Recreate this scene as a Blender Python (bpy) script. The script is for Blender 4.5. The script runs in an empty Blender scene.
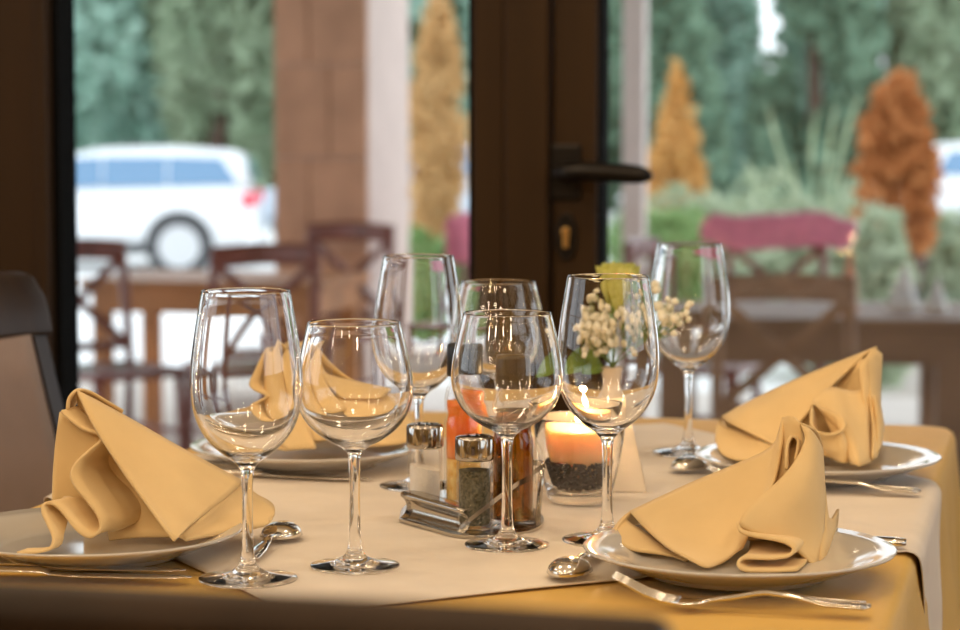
import bpy, bmesh, math, random
from mathutils import Vector, Matrix
R = math.radians
random.seed(7)
scene = bpy.context.scene
COL = scene.collection

# ---------------------------------------------------------------- camera
F = 2400.0                      # focal length in pixels of the 960x630 frame
CAMZ, TZ = 1.105, 0.752         # camera height, top of the laid table
PITCH = math.atan((315 - 120) / F)
cd = bpy.data.cameras.new('camera'); cam = bpy.data.objects.new('camera', cd); COL.objects.link(cam)
cam.location = (0, 0, CAMZ); cam.rotation_euler = (math.pi / 2 - PITCH, 0, 0)
cd.sensor_width = 36.0; cd.lens = F / 960 * 36.0
cd.clip_start = 0.05; cd.clip_end = 300
cd.dof.use_dof = True; cd.dof.focus_distance = 1.95; cd.dof.aperture_fstop = 90 / 13.5
cd.dof.aperture_blades = 0
scene.camera = cam

# ---------------------------------------------------------------- world, lamps, exposure
w = bpy.data.worlds.new('overcast_sky'); scene.world = w; w.use_nodes = True
bg = w.node_tree.nodes['Background']
bg.inputs['Color'].default_value = (0.86, 0.94, 1.0, 1); bg.inputs['Strength'].default_value = 1.85
vs = scene.view_settings
vs.view_transform = 'Standard'; vs.look = 'None'; vs.gamma = 1.0; vs.exposure = 0.25
vs.use_curve_mapping = False
cy = scene.cycles
cy.use_denoising = True; cy.use_adaptive_sampling = False
cy.max_bounces = 24; cy.transmission_bounces = 20; cy.transparent_max_bounces = 16
cy.glossy_bounces = 8; cy.diffuse_bounces = 4
cy.caustics_reflective = True; cy.caustics_refractive = True
cy.sample_clamp_indirect = 60.0; cy.blur_glossy = 0.3

AX = R(-13.5)                                   # the building and the table are turned against the camera
EX = Vector((math.cos(AX), math.sin(AX), 0)); EY = Vector((-math.sin(AX), math.cos(AX), 0))
O = Vector((0.0925, 3.7, 0))                    # a point of the window wall's line
def W(t, s, z=0.0): return O + EX * t + EY * s + Vector((0, 0, z))
TC = Vector((0.013, 2.26, 0))                   # table centre
def lamp(loc, power, rad, col):
    l = bpy.data.lights.new('ceiling_spot', 'POINT'); l.energy = power; l.shadow_soft_size = rad; l.color = col
    o = bpy.data.objects.new('ceiling_spot', l); COL.objects.link(o); o.location = loc
for i in range(4):
    for j in range(4):
        lamp(W(-1.85 + i * 1.2 + .2 * (j % 2), -5.2 + j * 1.3, 2.45), 10.8, 0.085, (1.0, 0.80, 0.56))

# ---------------------------------------------------------------- pixel helpers (a direction only; depth is given)
def ray(px, py):
    x = (px - 480) / F; y = (315 - py) / F
    v = Vector((x, 1, y)); return Vector((v.x, v.y * math.cos(PITCH) + v.z * math.sin(PITCH), -v.y * math.sin(PITCH) + v.z * math.cos(PITCH)))
def P(px, py, d):
    r = ray(px, py); k = d / r.y; return Vector((r.x * k, d, CAMZ + r.z * k))
def T(px, py, z=TZ):
    r = ray(px, py); k = (z - CAMZ) / r.z; return Vector((r.x * k, r.y * k, z))

# ---------------------------------------------------------------- materials
MATS = {}
def mat(name, col=(.8, .8, .8), rough=.5, metal=0., spec=.5, trans=0., ior=1.45, var=0., scale=20., col2=None, bump=0., bscale=None,
        emis=None, estr=0., sss=0., sheen=0., stretch=None, coat=0.):
    if name in MATS: return MATS[name]
    m = bpy.data.materials.new(name); m.use_nodes = True; nt = m.node_tree; b = nt.nodes['Principled BSDF']
    b.inputs['Base Color'].default_value = (*col, 1); b.inputs['Roughness'].default_value = rough; b.inputs['Metallic'].default_value = metal
    b.inputs['Specular IOR Level'].default_value = spec; b.inputs['Transmission Weight'].default_value = trans; b.inputs['IOR'].default_value = ior
    b.inputs['Coat Weight'].default_value = coat
    if sheen: b.inputs['Sheen Weight'].default_value = sheen
    if sss:
        b.inputs['Subsurface Weight'].default_value = sss; b.inputs['Subsurface Radius'].default_value = (.02, .008, .003); b.inputs['Subsurface Scale'].default_value = 1.0
    if emis: b.inputs['Emission Color'].default_value = (*emis, 1); b.inputs['Emission Strength'].default_value = estr
    tc = nt.nodes.new('ShaderNodeTexCoord'); src = tc.outputs['Object']
    if stretch:
        mp = nt.nodes.new('ShaderNodeMapping'); mp.inputs['Scale'].default_value = stretch; nt.links.new(src, mp.inputs['Vector']); src = mp.outputs['Vector']
    if col2 or var:
        n = nt.nodes.new('ShaderNodeTexNoise'); n.inputs['Scale'].default_value = scale; n.inputs['Detail'].default_value = 5
        nt.links.new(src, n.inputs['Vector'])
        rp = nt.nodes.new('ShaderNodeValToRGB'); c2 = col2 or tuple(min(1, c * (1 + var)) for c in col)
        c1 = col if col2 else tuple(c * (1 - var) for c in col)
        rp.color_ramp.elements[0].position = .33; rp.color_ramp.elements[1].position = .67
        rp.color_ramp.elements[0].color = (*c1, 1); rp.color_ramp.elements[1].color = (*c2, 1)
        nt.links.new(n.outputs['Fac'], rp.inputs['Fac']); nt.links.new(rp.outputs['Color'], b.inputs['Base Color'])
    if bump:
        n2 = nt.nodes.new('ShaderNodeTexNoise'); n2.inputs['Scale'].default_value = bscale or scale; n2.inputs['Detail'].default_value = 4
        nt.links.new(src, n2.inputs['Vector'])
        bp = nt.nodes.new('ShaderNodeBump'); bp.inputs['Strength'].default_value = bump; bp.inputs['Distance'].default_value = .004
        nt.links.new(n2.outputs['Fac'], bp.inputs['Height']); nt.links.new(bp.outputs['Normal'], b.inputs['Normal'])
    MATS[name] = m; return m
def weave(name, col, rough=.9, sheen=.15, scale=900., var=.05, bump=.25):
    """woven cloth: thread relief and slight colour drift"""
    if name in MATS: return MATS[name]
    m = mat(name, col, rough, spec=.25, var=var, scale=14., sheen=sheen)
    nt = m.node_tree; b = nt.nodes['Principled BSDF']; tc = nt.nodes.new('ShaderNodeTexCoord')
    n = nt.nodes.new('ShaderNodeTexNoise'); n.inputs['Scale'].default_value = scale; n.inputs['Detail'].default_value = 2
    n3 = nt.nodes.new('ShaderNodeTexNoise'); n3.inputs['Scale'].default_value = 18; n3.inputs['Detail'].default_value = 3
    ad = nt.nodes.new('ShaderNodeMath'); ad.operation = 'MULTIPLY_ADD'; ad.inputs[1].default_value = 3.0
    nt.links.new(tc.outputs['Object'], n.inputs['Vector']); nt.links.new(tc.outputs['Object'], n3.inputs['Vector'])
    nt.links.new(n3.outputs['Fac'], ad.inputs[0]); nt.links.new(n.outputs['Fac'], ad.inputs[2])
    bp = nt.nodes.new('ShaderNodeBump'); bp.inputs['Strength'].default_value = bump; bp.inputs['Distance'].default_value = .0012
    nt.links.new(ad.outputs[0], bp.inputs['Height']); nt.links.new(bp.outputs['Normal'], b.inputs['Normal'])
    return m
def glassmat(name, col=(1, 1, 1), ior=1.47, rough=0.0):
    if name in MATS: return MATS[name]
    m = bpy.data.materials.new(name); m.use_nodes = True; nt = m.node_tree; nt.nodes.clear()
    g = nt.nodes.new('ShaderNodeBsdfGlass'); g.inputs['Color'].default_value = (*col, 1); g.inputs['IOR'].default_value = ior; g.inputs['Roughness'].default_value = rough
    o = nt.nodes.new('ShaderNodeOutputMaterial'); nt.links.new(g.outputs[0], o.inputs['Surface']); MATS[name] = m; return m
def panemat(name, tint=(1, 1, 1), refl=1.0):
    """thin window glass: see-through, with a Fresnel mirror on top"""
    if name in MATS: return MATS[name]
    m = bpy.data.materials.new(name); m.use_nodes = True; nt = m.node_tree; nt.nodes.clear()
    t = nt.nodes.new('ShaderNodeBsdfTransparent'); t.inputs['Color'].default_value = (*tint, 1)
    g = nt.nodes.new('ShaderNodeBsdfGlossy'); g.inputs['Roughness'].default_value = .0
    lw = nt.nodes.new('ShaderNodeLayerWeight'); lw.inputs['Blend'].default_value = .5      # Schlick mirror, alike from both sides of the pane
    pw = nt.nodes.new('ShaderNodeMath'); pw.operation = 'POWER'; pw.inputs[1].default_value = 5.0; nt.links.new(lw.outputs['Facing'], pw.inputs[0])
    fr = nt.nodes.new('ShaderNodeMath'); fr.operation = 'MULTIPLY_ADD'; fr.inputs[1].default_value = .94; fr.inputs[2].default_value = .04; nt.links.new(pw.outputs[0], fr.inputs[0])
    mx = nt.nodes.new('ShaderNodeMixShader'); o = nt.nodes.new('ShaderNodeOutputMaterial')
    nt.links.new(fr.outputs[0], mx.inputs[0]); nt.links.new(t.outputs[0], mx.inputs[1]); nt.links.new(g.outputs[0], mx.inputs[2]); nt.links.new(mx.outputs[0], o.inputs['Surface'])
    MATS[name] = m; return m
def leafmat(name, c1, c2, scale=3.0, tr=.3):
    if name in MATS: return MATS[name]
    m = bpy.data.materials.new(name); m.use_nodes = True; nt = m.node_tree; nt.nodes.clear()
    tc = nt.nodes.new('ShaderNodeTexCoord'); n = nt.nodes.new('ShaderNodeTexNoise'); n.inputs['Scale'].default_value = scale; n.inputs['Detail'].default_value = 6
    n.inputs['Roughness'].default_value = .7
    rp = nt.nodes.new('ShaderNodeValToRGB'); rp.color_ramp.elements[0].position = .35; rp.color_ramp.elements[1].position = .65
    rp.color_ramp.elements[0].color = (*c1, 1); rp.color_ramp.elements[1].color = (*c2, 1)
    d = nt.nodes.new('ShaderNodeBsdfDiffuse'); t = nt.nodes.new('ShaderNodeBsdfTranslucent'); mx = nt.nodes.new('ShaderNodeMixShader'); mx.inputs[0].default_value = tr
    o = nt.nodes.new('ShaderNodeOutputMaterial')
    nt.links.new(tc.outputs['Object'], n.inputs['Vector']); nt.links.new(n.outputs['Fac'], rp.inputs['Fac'])
    nt.links.new(rp.outputs['Color'], d.inputs['Color']); nt.links.new(rp.outputs['Color'], t.inputs['Color'])
    nt.links.new(d.outputs[0], mx.inputs[1]); nt.links.new(t.outputs[0], mx.inputs[2]); nt.links.new(mx.outputs[0], o.inputs['Surface'])
    MATS[name] = m; return m

# ---------------------------------------------------------------- object helpers
def tag(o, label=None, cat=None, group=None, kind=None):
    if label: o['label'] = label
    if cat: o['category'] = cat
    if group: o['group'] = group
    if kind: o['kind'] = kind
    return o
def empty(name, loc=(0, 0, 0), rz=0., label=None, cat=None, group=None, kind=None):
    o = bpy.data.objects.new(name, None); COL.objects.link(o); o.location = loc; o.rotation_euler = (0, 0, rz); o.empty_display_size = .05
    return tag(o, label, cat, group, kind)
def link(name, me, m, parent=None, loc=(0, 0, 0), rot=(0, 0, 0), smooth=False):
    o = bpy.data.objects.new(name, me); COL.objects.link(o); o.parent = parent; o.location = loc; o.rotation_euler = rot
    if m is not None and not me.materials: me.materials.append(m)
    if smooth:
        for p in me.polygons: p.use_smooth = True
    return o
def finish(name, bm, m, parent=None, loc=(0, 0, 0), rot=(0, 0, 0), smooth=False, recalc=True, merge=0.):
    if merge: bmesh.ops.remove_doubles(bm, verts=bm.verts, dist=merge)
    if recalc: bmesh.ops.recalc_face_normals(bm, faces=bm.faces)
    me = bpy.data.meshes.new(name); bm.to_mesh(me); bm.free()
    return link(name, me, m, parent, loc, rot, smooth)
def bbox(bm, c, s, rz=0., bev=0., mtx=None):
    r = bmesh.ops.create_cube(bm, size=1.0); vs_ = r['verts']
    M = Matrix.Translation(Vector(c)) @ Matrix.Rotation(rz, 4, 'Z') @ (mtx or Matrix()) @ Matrix.Diagonal((*s, 1))
    bmesh.ops.transform(bm, matrix=M, verts=vs_)
    if bev:
        es = list({e for v in vs_ for e in v.link_edges})
        bmesh.ops.bevel(bm, geom=es, offset=bev, segments=2, profile=.6, affect='EDGES')
def box(name, c, s, m, parent=None, rz=0., bev=0., mtx=None):
    bm = bmesh.new(); bbox(bm, (0, 0, 0), s, rz, bev, mtx); return finish(name, bm, m, parent, c)
def catmull(pts, n):
    pts = [Vector(p) for p in pts]
    if len(pts) == 2: return [pts[0].lerp(pts[1], i / (n - 1)) for i in range(n)]
    L = [0.]
    for a, b in zip(pts, pts[1:]): L.append(L[-1] + max((b - a).length, 1e-6))
    out = []
    for i in range(n):
        u = L[-1] * i / (n - 1); k = 0
        while k < len(pts) - 2 and u > L[k + 1]: k += 1
        t = (u - L[k]) / (L[k + 1] - L[k]); p1, p2 = pts[k], pts[k + 1]; h = L[k + 1] - L[k]
        m1 = (p2 - pts[k - 1]) / (L[k + 1] - L[k - 1]) * h if k > 0 else (p2 - p1)
        m2 = (pts[k + 2] - p1) / (L[k + 2] - L[k]) * h if k + 2 < len(pts) else (p2 - p1)
        t2, t3 = t * t, t * t * t
        out.append(p1 * (2 * t3 - 3 * t2 + 1) + m1 * (t3 - 2 * t2 + t) + p2 * (-2 * t3 + 3 * t2) + m2 * (t3 - t2))
    return out
def subcat(pts, n):
    """Catmull-Rom through every control point, n steps per span"""
    pts = [Vector(p) for p in pts]; out = [pts[0]]
    for k in range(len(pts) - 1):
        p1, p2 = pts[k], pts[k + 1]; h = (p2 - p1).length
        m1 = (p2 - pts[k - 1]) / max(1e-6, (p2 - p1).length + (p1 - pts[k - 1]).length) * h if k else p2 - p1
        m2 = (pts[k + 2] - p1) / max(1e-6, (pts[k + 2] - p2).length + h) * h if k + 2 < len(pts) else p2 - p1
        for i in range(1, n + 1):
            t = i / n; t2, t3 = t * t, t * t * t
            out.append(p1 * (2 * t3 - 3 * t2 + 1) + m1 * (t3 - 2 * t2 + t) + p2 * (-2 * t3 + 3 * t2) + m2 * (t3 - t2))
    return out
def lathe(name, prof, m, parent=None, loc=(0, 0, 0), seg=64, dense=0, smooth=True, recalc=False):
    """prof: list of (r, z); runs so that the outside is on the right-hand side going up"""
    if dense:
        prof = [(max(p.x, 0.), p.y) for p in catmull([(a, b, 0) for a, b in prof], dense)]
    bm = bmesh.new(); rings = []
    for r, z in prof:
        if r < 1e-5: rings.append([bm.verts.new((0, 0, z))])
        else: rings.append([bm.verts.new((r * math.cos(2 * math.pi * k / seg), r * math.sin(2 * math.pi * k / seg), z)) for k in range(seg)])
    for a, b in zip(rings, rings[1:]):
        for k in range(seg):
            k2 = (k + 1) % seg
            if len(a) == 1 and len(b) == 1: continue
            if len(a) == 1: bm.faces.new((a[0], b[k2], b[k]))
            elif len(b) == 1: bm.faces.new((a[k], a[k2], b[0]))
            else: bm.faces.new((a[k], a[k2], b[k2], b[k]))
    return finish(name, bm, m, parent, loc, smooth=smooth, recalc=recalc)
def tube_bm(bm, pts, rad, seg=8, cap=True):
    pts = [Vector(p) for p in pts]; rs = rad if isinstance(rad, (list, tuple)) else [rad] * len(pts); rings = []
    up = Vector((0, 0, 1))
    for i, p in enumerate(pts):
        t = (pts[min(i + 1, len(pts) - 1)] - pts[max(i - 1, 0)]).normalized()
        a = t.cross(up)
        if a.length < 1e-3: a = t.cross(Vector((1, 0, 0)))
        a.normalize(); b = t.cross(a)
        rings.append([bm.verts.new(p + (a * math.cos(2 * math.pi * k / seg) + b * math.sin(2 * math.pi * k / seg)) * rs[i]) for k in range(seg)])
    for u, v in zip(rings, rings[1:]):
        for k in range(seg): bm.faces.new((u[k], u[(k + 1) % seg], v[(k + 1) % seg], v[k]))
    if cap: bm.faces.new(rings[0][::-1]); bm.faces.new(rings[-1])
def tube(name, pts, rad, m, parent=None, seg=10, loc=(0, 0, 0), smooth=True):
    bm = bmesh.new(); tube_bm(bm, pts, rad, seg); return finish(name, bm, m, parent, loc, smooth=smooth)
def sheet_bm(bm, rows, n=18, mrow=10):
    rr = [catmull(r, n) for r in rows]
    cols = [catmull([r[i] for r in rr], mrow) for i in range(n)]
    vv = [[bm.verts.new(p) for p in c] for c in cols]
    for a, b in zip(vv, vv[1:]):
        for k in range(mrow - 1): bm.faces.new((a[k], b[k], b[k + 1], a[k + 1]))
def prism(name, outline, depth, m, parent=None, axis='y', bev=0., loc=(0, 0, 0), rot=(0, 0, 0), smooth=False):
    """outline in the (x, z) plane extruded along y by +-depth/2"""
    bm = bmesh.new(); a = [bm.verts.new((x, -depth / 2, z)) for x, z in outline]
    f = bm.faces.new(a); r = bmesh.ops.extrude_face_region(bm, geom=[f])
    bmesh.ops.translate(bm, vec=(0, depth, 0), verts=[v for v in r['geom'] if isinstance(v, bmesh.types.BMVert)])
    bmesh.ops.recalc_face_normals(bm, faces=bm.faces)
    if bev: bmesh.ops.bevel(bm, geom=list(bm.edges), offset=bev, segments=2, profile=.6, affect='EDGES', clamp_overlap=True)
    return finish(name, bm, m, parent, loc, rot, smooth)
def copy_tree(o, parent=None):
    c = o.copy(); COL.objects.link(c); c.parent = parent
    for ch in list(o.children): copy_tree(ch, c)
    return c

# ---------------------------------------------------------------- shared materials
M_frame = mat('dark_brown_frame', (.030, .0145, .004), .5, var=.35, scale=6, stretch=(1, 1, .1), spec=.2)
M_wall = mat('ochre_plaster', (.38, .25, .09), .9, var=.08, scale=4, bump=.1)
M_ceil = mat('cream_ceiling', (.50, .43, .33), .9, var=.04, scale=3)
M_floor = mat('brown_floor', (.20, .11, .055), .35, var=.3, scale=3, stretch=(1, 8, 1))
M_pane = panemat('window_pane')
M_gasket = mat('black_rubber', (.004, .004, .004), .9, spec=.08)
M_blackmetal = mat('black_handle_metal', (.018, .015, .013), .32, metal=.6)
M_brass = mat('brass', (.65, .42, .16), .3, metal=1)
M_steel = mat('polished_steel', (.46, .43, .39), .12, metal=1)
M_chrome = mat('cruet_chrome', (.50, .46, .40), .18, metal=1)
M_silver = mat('cutlery_steel', (.80, .77, .72), .15, metal=1)
M_glass = glassmat('clear_glass')
M_porc = mat('white_porcelain', (.60, .565, .52), .12, var=.02, scale=5, coat=.4)
M_gold = weave('gold_tablecloth', (.70, .42, .075), rough=.52, bump=.15)
M_cream = weave('cream_overcloth', (.80, .70, .585), rough=.6, bump=.2)
M_napkin = weave('golden_napkin', (.78, .56, .275), scale=1200)
M_chairwood = mat('dark_stained_wood', (.030, .017, .009), .42, spec=.22, var=.4, scale=12, stretch=(1, 1, .2))
M_uph = weave('mauve_brown_upholstery', (.28, .21, .19), scale=600)

# ================================================================ THE ROOM
def wbox(name, t0, t1, s0, s1, z0, z1, m, parent=None, bev=0., kind=None):
    o = box(name, W((t0 + t1) / 2, (s0 + s1) / 2, (z0 + z1) / 2), (t1 - t0, s1 - s0, z1 - z0), m, None, AX, bev)
    if parent: o.parent = parent; o.matrix_parent_inverse = parent.matrix_world.inverted()
    if kind: o['kind'] = kind
    return o
H = 2.8
wbox('floor', -3.6, 3.6, -6.6, .12, -.12, 0, M_floor, kind='structure')
wbox('ceiling', -3.6, 3.6, -6.6, .12, H, H + .12, M_ceil, kind='structure')
def sidewall(name, t0, t1, win):
    e = bpy.data.objects.new(name, None); COL.objects.link(e); e['kind'] = 'structure'
    for s0, s1, z0, z1 in ((-6.6, -4.4, 0, H), (-1.0, .12, 0, H), (-4.4, -1.0, 0, .85), (-4.4, -1.0, 2.3, H)): wbox('wall_panel', t0, t1, s0, s1, z0, z1, M_wall, e)
    g = bpy.data.objects.new(win, None); COL.objects.link(g); g['kind'] = 'structure'; tm = (t0 + t1) / 2
    for s0, s1, z0, z1 in ((-4.4, -4.32, .85, 2.3), (-1.08, -1.0, .85, 2.3), (-2.75, -2.65, .93, 2.22), (-4.32, -1.08, .85, .93), (-4.32, -1.08, 2.22, 2.3)): wbox('window_frame', tm - .04, tm + .04, s0, s1, z0, z1, M_frame, g)
    for s0, s1 in ((-4.32, -2.75), (-2.65, -1.08)): wbox('window_pane', tm - .002, tm + .002, s0, s1, .93, 2.22, M_pane, g)
sidewall('wall_left', -3.72, -3.6, 'window_4'); sidewall('wall_right', 3.6, 3.72, 'window_5')
wbox('wall_rear', -3.6, 3.6, -6.72, -6.6, 0, H, M_wall, kind='structure')
# the window wall, from left to right: wall, window_2, pier, window_1, door_1, pier, window_3, wall
ZT = 2.4
wf = bpy.data.objects.new('wall_front', None); COL.objects.link(wf); wf['kind'] = 'structure'
for t0, t1, z0, z1 in ((-3.6, -3.2, 0, H), (-1.3, -.898, 0, H), (.98, 1.4, 0, H), (3.2, 3.6, 0, H), (-3.2, -1.3, ZT, H), (-.898, .98, ZT, H), (1.4, 3.2, ZT, H)):
    wbox('wall_panel', t0, t1, -.02, .12, z0, z1, M_wall, wf)
def window(name, t0, t1, fl, fr):
    e = bpy.data.objects.new(name, None); COL.objects.link(e); e['kind'] = 'structure'
    wbox('window_frame', t0, t0 + fl, -.03, .07, 0, ZT, M_frame, e, .006)
    wbox('window_frame', t1 - fr, t1, -.03, .07, 0, ZT, M_frame, e, .006)
    wbox('window_frame', t0 + fl, t1 - fr, -.03, .07, 0, .16, M_frame, e, .006)
    wbox('window_frame', t0 + fl, t1 - fr, -.03, .07, ZT - .1, ZT, M_frame, e, .006)
    wbox('window_bead', t0 + fl - .022, t0 + fl - .001, -.042, -.03, .16, ZT - .1, M_frame, e, .004)
    wbox('window_gasket', t0 + fl, t0 + fl + .011, -.02, .05, .16, ZT - .1, M_gasket, e)
    wbox('window_gasket', t1 - fr - .008, t1 - fr, -.02, .05, .16, ZT - .1, M_gasket, e)
    wbox('window_pane', t0 + fl + .004, t1 - fr - .004, .018, .022, .15, ZT - .09, M_pane, e)
    return e
w1 = window('window_1', -.905, -.0475, .108, .0525)
window('window_2', -3.2, -1.3, .08, .08); window('window_3', 1.4, 3.2, .08, .08)
dr = bpy.data.objects.new('door_1', None); COL.objects.link(dr); dr['kind'] = 'structure'
wbox('door_jamb', -.0475, .0215, -.045, .09, 0, ZT, M_frame, dr, .006)
wbox('door_jamb', .93, .98, -.045, .09, 0, ZT, M_frame, dr, .006)
wbox('door_stile', .0253, .0945, -.03, .05, .02, ZT - .06, M_frame, dr, .005)
wbox('door_stile', .84, .926, -.03, .05, .02, ZT - .06, M_frame, dr, .005)
wbox('door_rail', .0945, .84, -.03, .05, .02, .2, M_frame, dr, .005)
wbox('door_rail', .0945, .84, -.03, .05, ZT - .16, ZT - .06, M_frame, dr, .005)
wbox('door_gasket', .0945, .0995, -.02, .04, .2, ZT - .16, M_gasket, dr)
wbox('door_pane', .0965, .845, .008, .012, .19, ZT - .15, M_pane, dr)
# handle: rosette, lever that reaches out over the glass; key plate with a brass cylinder
hz = P(565, 172, 3.68).z
hl = W(.0465, -.03, hz)
ro = box('door_handle', hl, (.048, .012, .085), M_blackmetal, None, AX, .004)
ro.parent = dr
lev = [Vector((0, -.006, 0)), Vector((0, -.045, 0)), Vector((.012, -.058, .001)), Vector((.04, -.060, .003)), Vector((.085, -.058, .001)), Vector((.125, -.056, -.002)), Vector((.142, -.055, -.004))]
lo = tube('lever', [Matrix.Rotation(AX, 3, 'Z') @ p for p in catmull(lev, 22)], [.013] * 6 + [.015] * 12 + [.0145, .0135, .011, .005], M_blackmetal, ro, 14)
kz = P(565, 236, 3.68).z
ol = [(.0165 * math.cos(a) , .036 * math.sin(a)) for a in [2 * math.pi * k / 28 for k in range(28)]]
kp = prism('key_plate', ol, .008, M_blackmetal, None, bev=.0015, loc=W(.0485, -.034, kz), rot=(0, 0, AX)); kp.parent = dr
cyl = [(.0068 * math.cos(a), .008 + .0068 * math.sin(a)) for a in [R(-40 + 260 * k / 16) for k in range(17)]] + [(-.004, -.017), (.004, -.017)]
kc = prism('key_cylinder', cyl, .006, M_brass, kp, bev=.0008, loc=(0, -.006, 0))

# ================================================================ OUTSIDE
TER = -.30; LOT = -.66
M_ter = mat('pale_terrace_paving', (.62, .56, .50), .8, var=.08, scale=2)
M_lot = mat('pale_concrete_lot', (.86, .86, .85), .85, var=.04, scale=.6)
M_step = mat('terrace_edge_stone', (.55, .50, .45), .8)
wbox('terrace_floor', -9, 9, .12, 8.7, TER - .4, TER, M_ter, kind='structure')
o = box('ground_lot', (0, 55, LOT - .05), (160, 86, .1), M_lot); o['kind'] = 'structure'
wbox('roof_canopy', -9, 9, .14, 7.4, 2.9, 3.0, M_frame, kind='structure')
# tan stone column; front shade and side light put into the colours
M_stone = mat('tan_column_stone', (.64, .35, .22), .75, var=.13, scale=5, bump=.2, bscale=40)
M_colside = mat('pale_lit_column_side', (.74, .60, .54), .8, var=.04, scale=6)
cA = P(275, 300, 11.2); cw, cdp = .452, .72
col = empty('column', (cA.x, cA.y, TER), AX, kind='structure')
bm = bmesh.new(); bbox(bm, (cw / 2, cdp / 2 + .02, 1.6), (cw, cdp, 3.2), 0, .006); finish('column_core', bm, M_colside, col)
zz = 0.0; row = 0
for hh in (.40, .42, .41, .43, .40, .42, .40):
    cuts = [0, .27, cw] if row % 2 else [0, .17, cw]
    for a, b in zip(cuts, cuts[1:]):
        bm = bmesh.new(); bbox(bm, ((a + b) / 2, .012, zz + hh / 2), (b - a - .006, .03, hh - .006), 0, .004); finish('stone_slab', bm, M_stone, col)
    zz += hh; row += 1
# slim white canopy post on the same line
pA = P(634, 300, 10.75)
M_post = mat('white_painted_post', (.85, .75, .70), .5, var=.03)
po = empty('canopy_post', (pA.x, pA.y, TER), AX, 'slim white post standing on the terrace edge beside the door handle', 'post')
bm = bmesh.new(); bbox(bm, (0, 0, 1.6), (.098, .098, 3.2), 0, .008); finish('shaft', bm, M_post, po)
bm = bmesh.new(); bbox(bm, (0, 0, .015), (.2, .2, .03), 0, .004); finish('base_plate', bm, M_post, po)

# ---- terrace furniture
M_cherry = mat('cherry_stained_wood', (.21, .060, .046), .38, var=.35, scale=6, stretch=(1, 1, .2), coat=.3)
M_oak = mat('brown_table_wood', (.52, .21, .07), .45, var=.25, scale=5, stretch=(.3, 1, 1))
M_dkoak = mat('weathered_brown_wood', (.27, .15, .09), .55, var=.25, scale=5, stretch=(.3, 1, 1))
def rbar(bm, a, b, w_, t_):
    """flat bar between two points, w_ wide, t_ thick (thickness along local x)"""
    a, b = Vector(a), Vector(b); d = b - a; L = d.length
    q = d.to_track_quat('Z', 'X').to_matrix().to_4x4()
    bbox(bm, (a + b) / 2, (w_, t_, L), 0, min(w_, t_) * .2, q)
def xchair(loc, rz, label, group, m=M_cherry):
    """cross-back bistro chair, faces local +x, base at the floor"""
    r = empty('terrace_chair', loc, rz, label, 'chair', group)
    bm = bmesh.new(); bbox(bm, (0, 0, .45), (.42, .42, .035), 0, .014); finish('seat', bm, m, r)
    for s in (-1, 1):
        tube('leg', catmull([(.18, s * .18, .44), (.19, s * .185, .2), (.2, s * .19, 0)], 5), [.02, .019, .018, .017, .016], m, r, 8)
        tube('leg', catmull([(-.24, s * .195, .93), (-.215, s * .2, .72), (-.19, s * .2, .45), (-.20, s * .195, .2), (-.235, s * .19, 0)], 9), .019, m, r, 8)
        bm = bmesh.new(); rbar(bm, (-.19, s * .19, .22), (.185, s * .185, .22), .022, .018); finish('stretcher', bm, m, r)
    bm = bmesh.new(); sheet_bm(bm, [[(-.232, -.21, z), (-.262, 0, z + .012), (-.232, .21, z)] for z in (.855, .895, .935)], 9, 4)
    o = finish('top_rail', bm, m, r, smooth=True); md = o.modifiers.new('thick', 'SOLIDIFY'); md.thickness = .026; md.offset = 0
    bm = bmesh.new(); rbar(bm, (-.20, -.19, .53), (-.20, .19, .53), .035, .02); finish('lower_rail', bm, m, r)
    for s in (-1, 1):
        bm = bmesh.new()
        pts = catmull([(-.20, -s * .185, .54), (-.235 - .012 * s, 0, .70), (-.24, s * .185, .86)], 5)
        for a, b in zip(pts, pts[1:]): rbar(bm, a, b, .034, .013)
        finish('cross_slat', bm, m, r)
    return r
def ttable(loc, rz, L, Wd, m, label, leg=.08, hh=.75, ap=.10):
    r = empty('terrace_table', loc, rz, label, 'table')
    n = 4
    for k in range(n):
        bm = bmesh.new(); bbox(bm, (0, -Wd / 2 + Wd / n * (k + .5), hh - .018), (L, Wd / n - .004, .036), 0, .005); finish('plank', bm, m, r)
    for s in (-1, 1):
        bm = bmesh.new(); bbox(bm, (0, s * (Wd / 2 - .05), hh - .036 - ap / 2), (L - .1, .025, ap), 0, .003); finish('apron', bm, m, r)
        bm = bmesh.new(); bbox(bm, (s * (L / 2 - .05), 0, hh - .036 - ap / 2), (.025, Wd - .1, ap), 0, .003); finish('apron', bm, m, r)
        for q in (-1, 1):
            bm = bmesh.new(); bbox(bm, (s * (L / 2 - .04 - leg / 2), q * (Wd / 2 - .04 - leg / 2), (hh - .036) / 2), (leg, leg, hh - .036), 0, .006); finish('leg', bm, m, r)
    return r
def ground(px, d, z=TER):
    p = P(px, 300, d); return Vector((p.x, d, z))
tl = ground(228, 10.1); ttable(tl, AX, 1.05, .7, M_oak, 'reddish brown wooden terrace table outside the window before the white car', .07)
CG = 'cross-back chairs on the terrace'
xchair(ground(112, 9.1), AX + R(-35), 'cherry wood cross-back chair seen sideways, leftmost beyond the window', CG)
xchair(ground(248, 9.2), R(112), 'cherry wood cross-back chair in front of the reddish terrace table and column', CG)
xchair(ground(330, 10.6), R(250), 'cherry wood cross-back chair standing against the tan column', CG)
tr_ = ground(812, 8.3); ttable(tr_, AX + R(8), 1.12, .78, M_dkoak, 'weathered brown terrace table with thick legs behind the door glass', .12, ap=.12)
xchair(ground(785, 7.45), R(82), 'brown cross-back chair backing the door glass at the weathered table', CG, M_dkoak)
xchair(ground(775, 10.0), R(262), 'cherry wood cross-back chair under the long pink cushion', CG)
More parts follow.
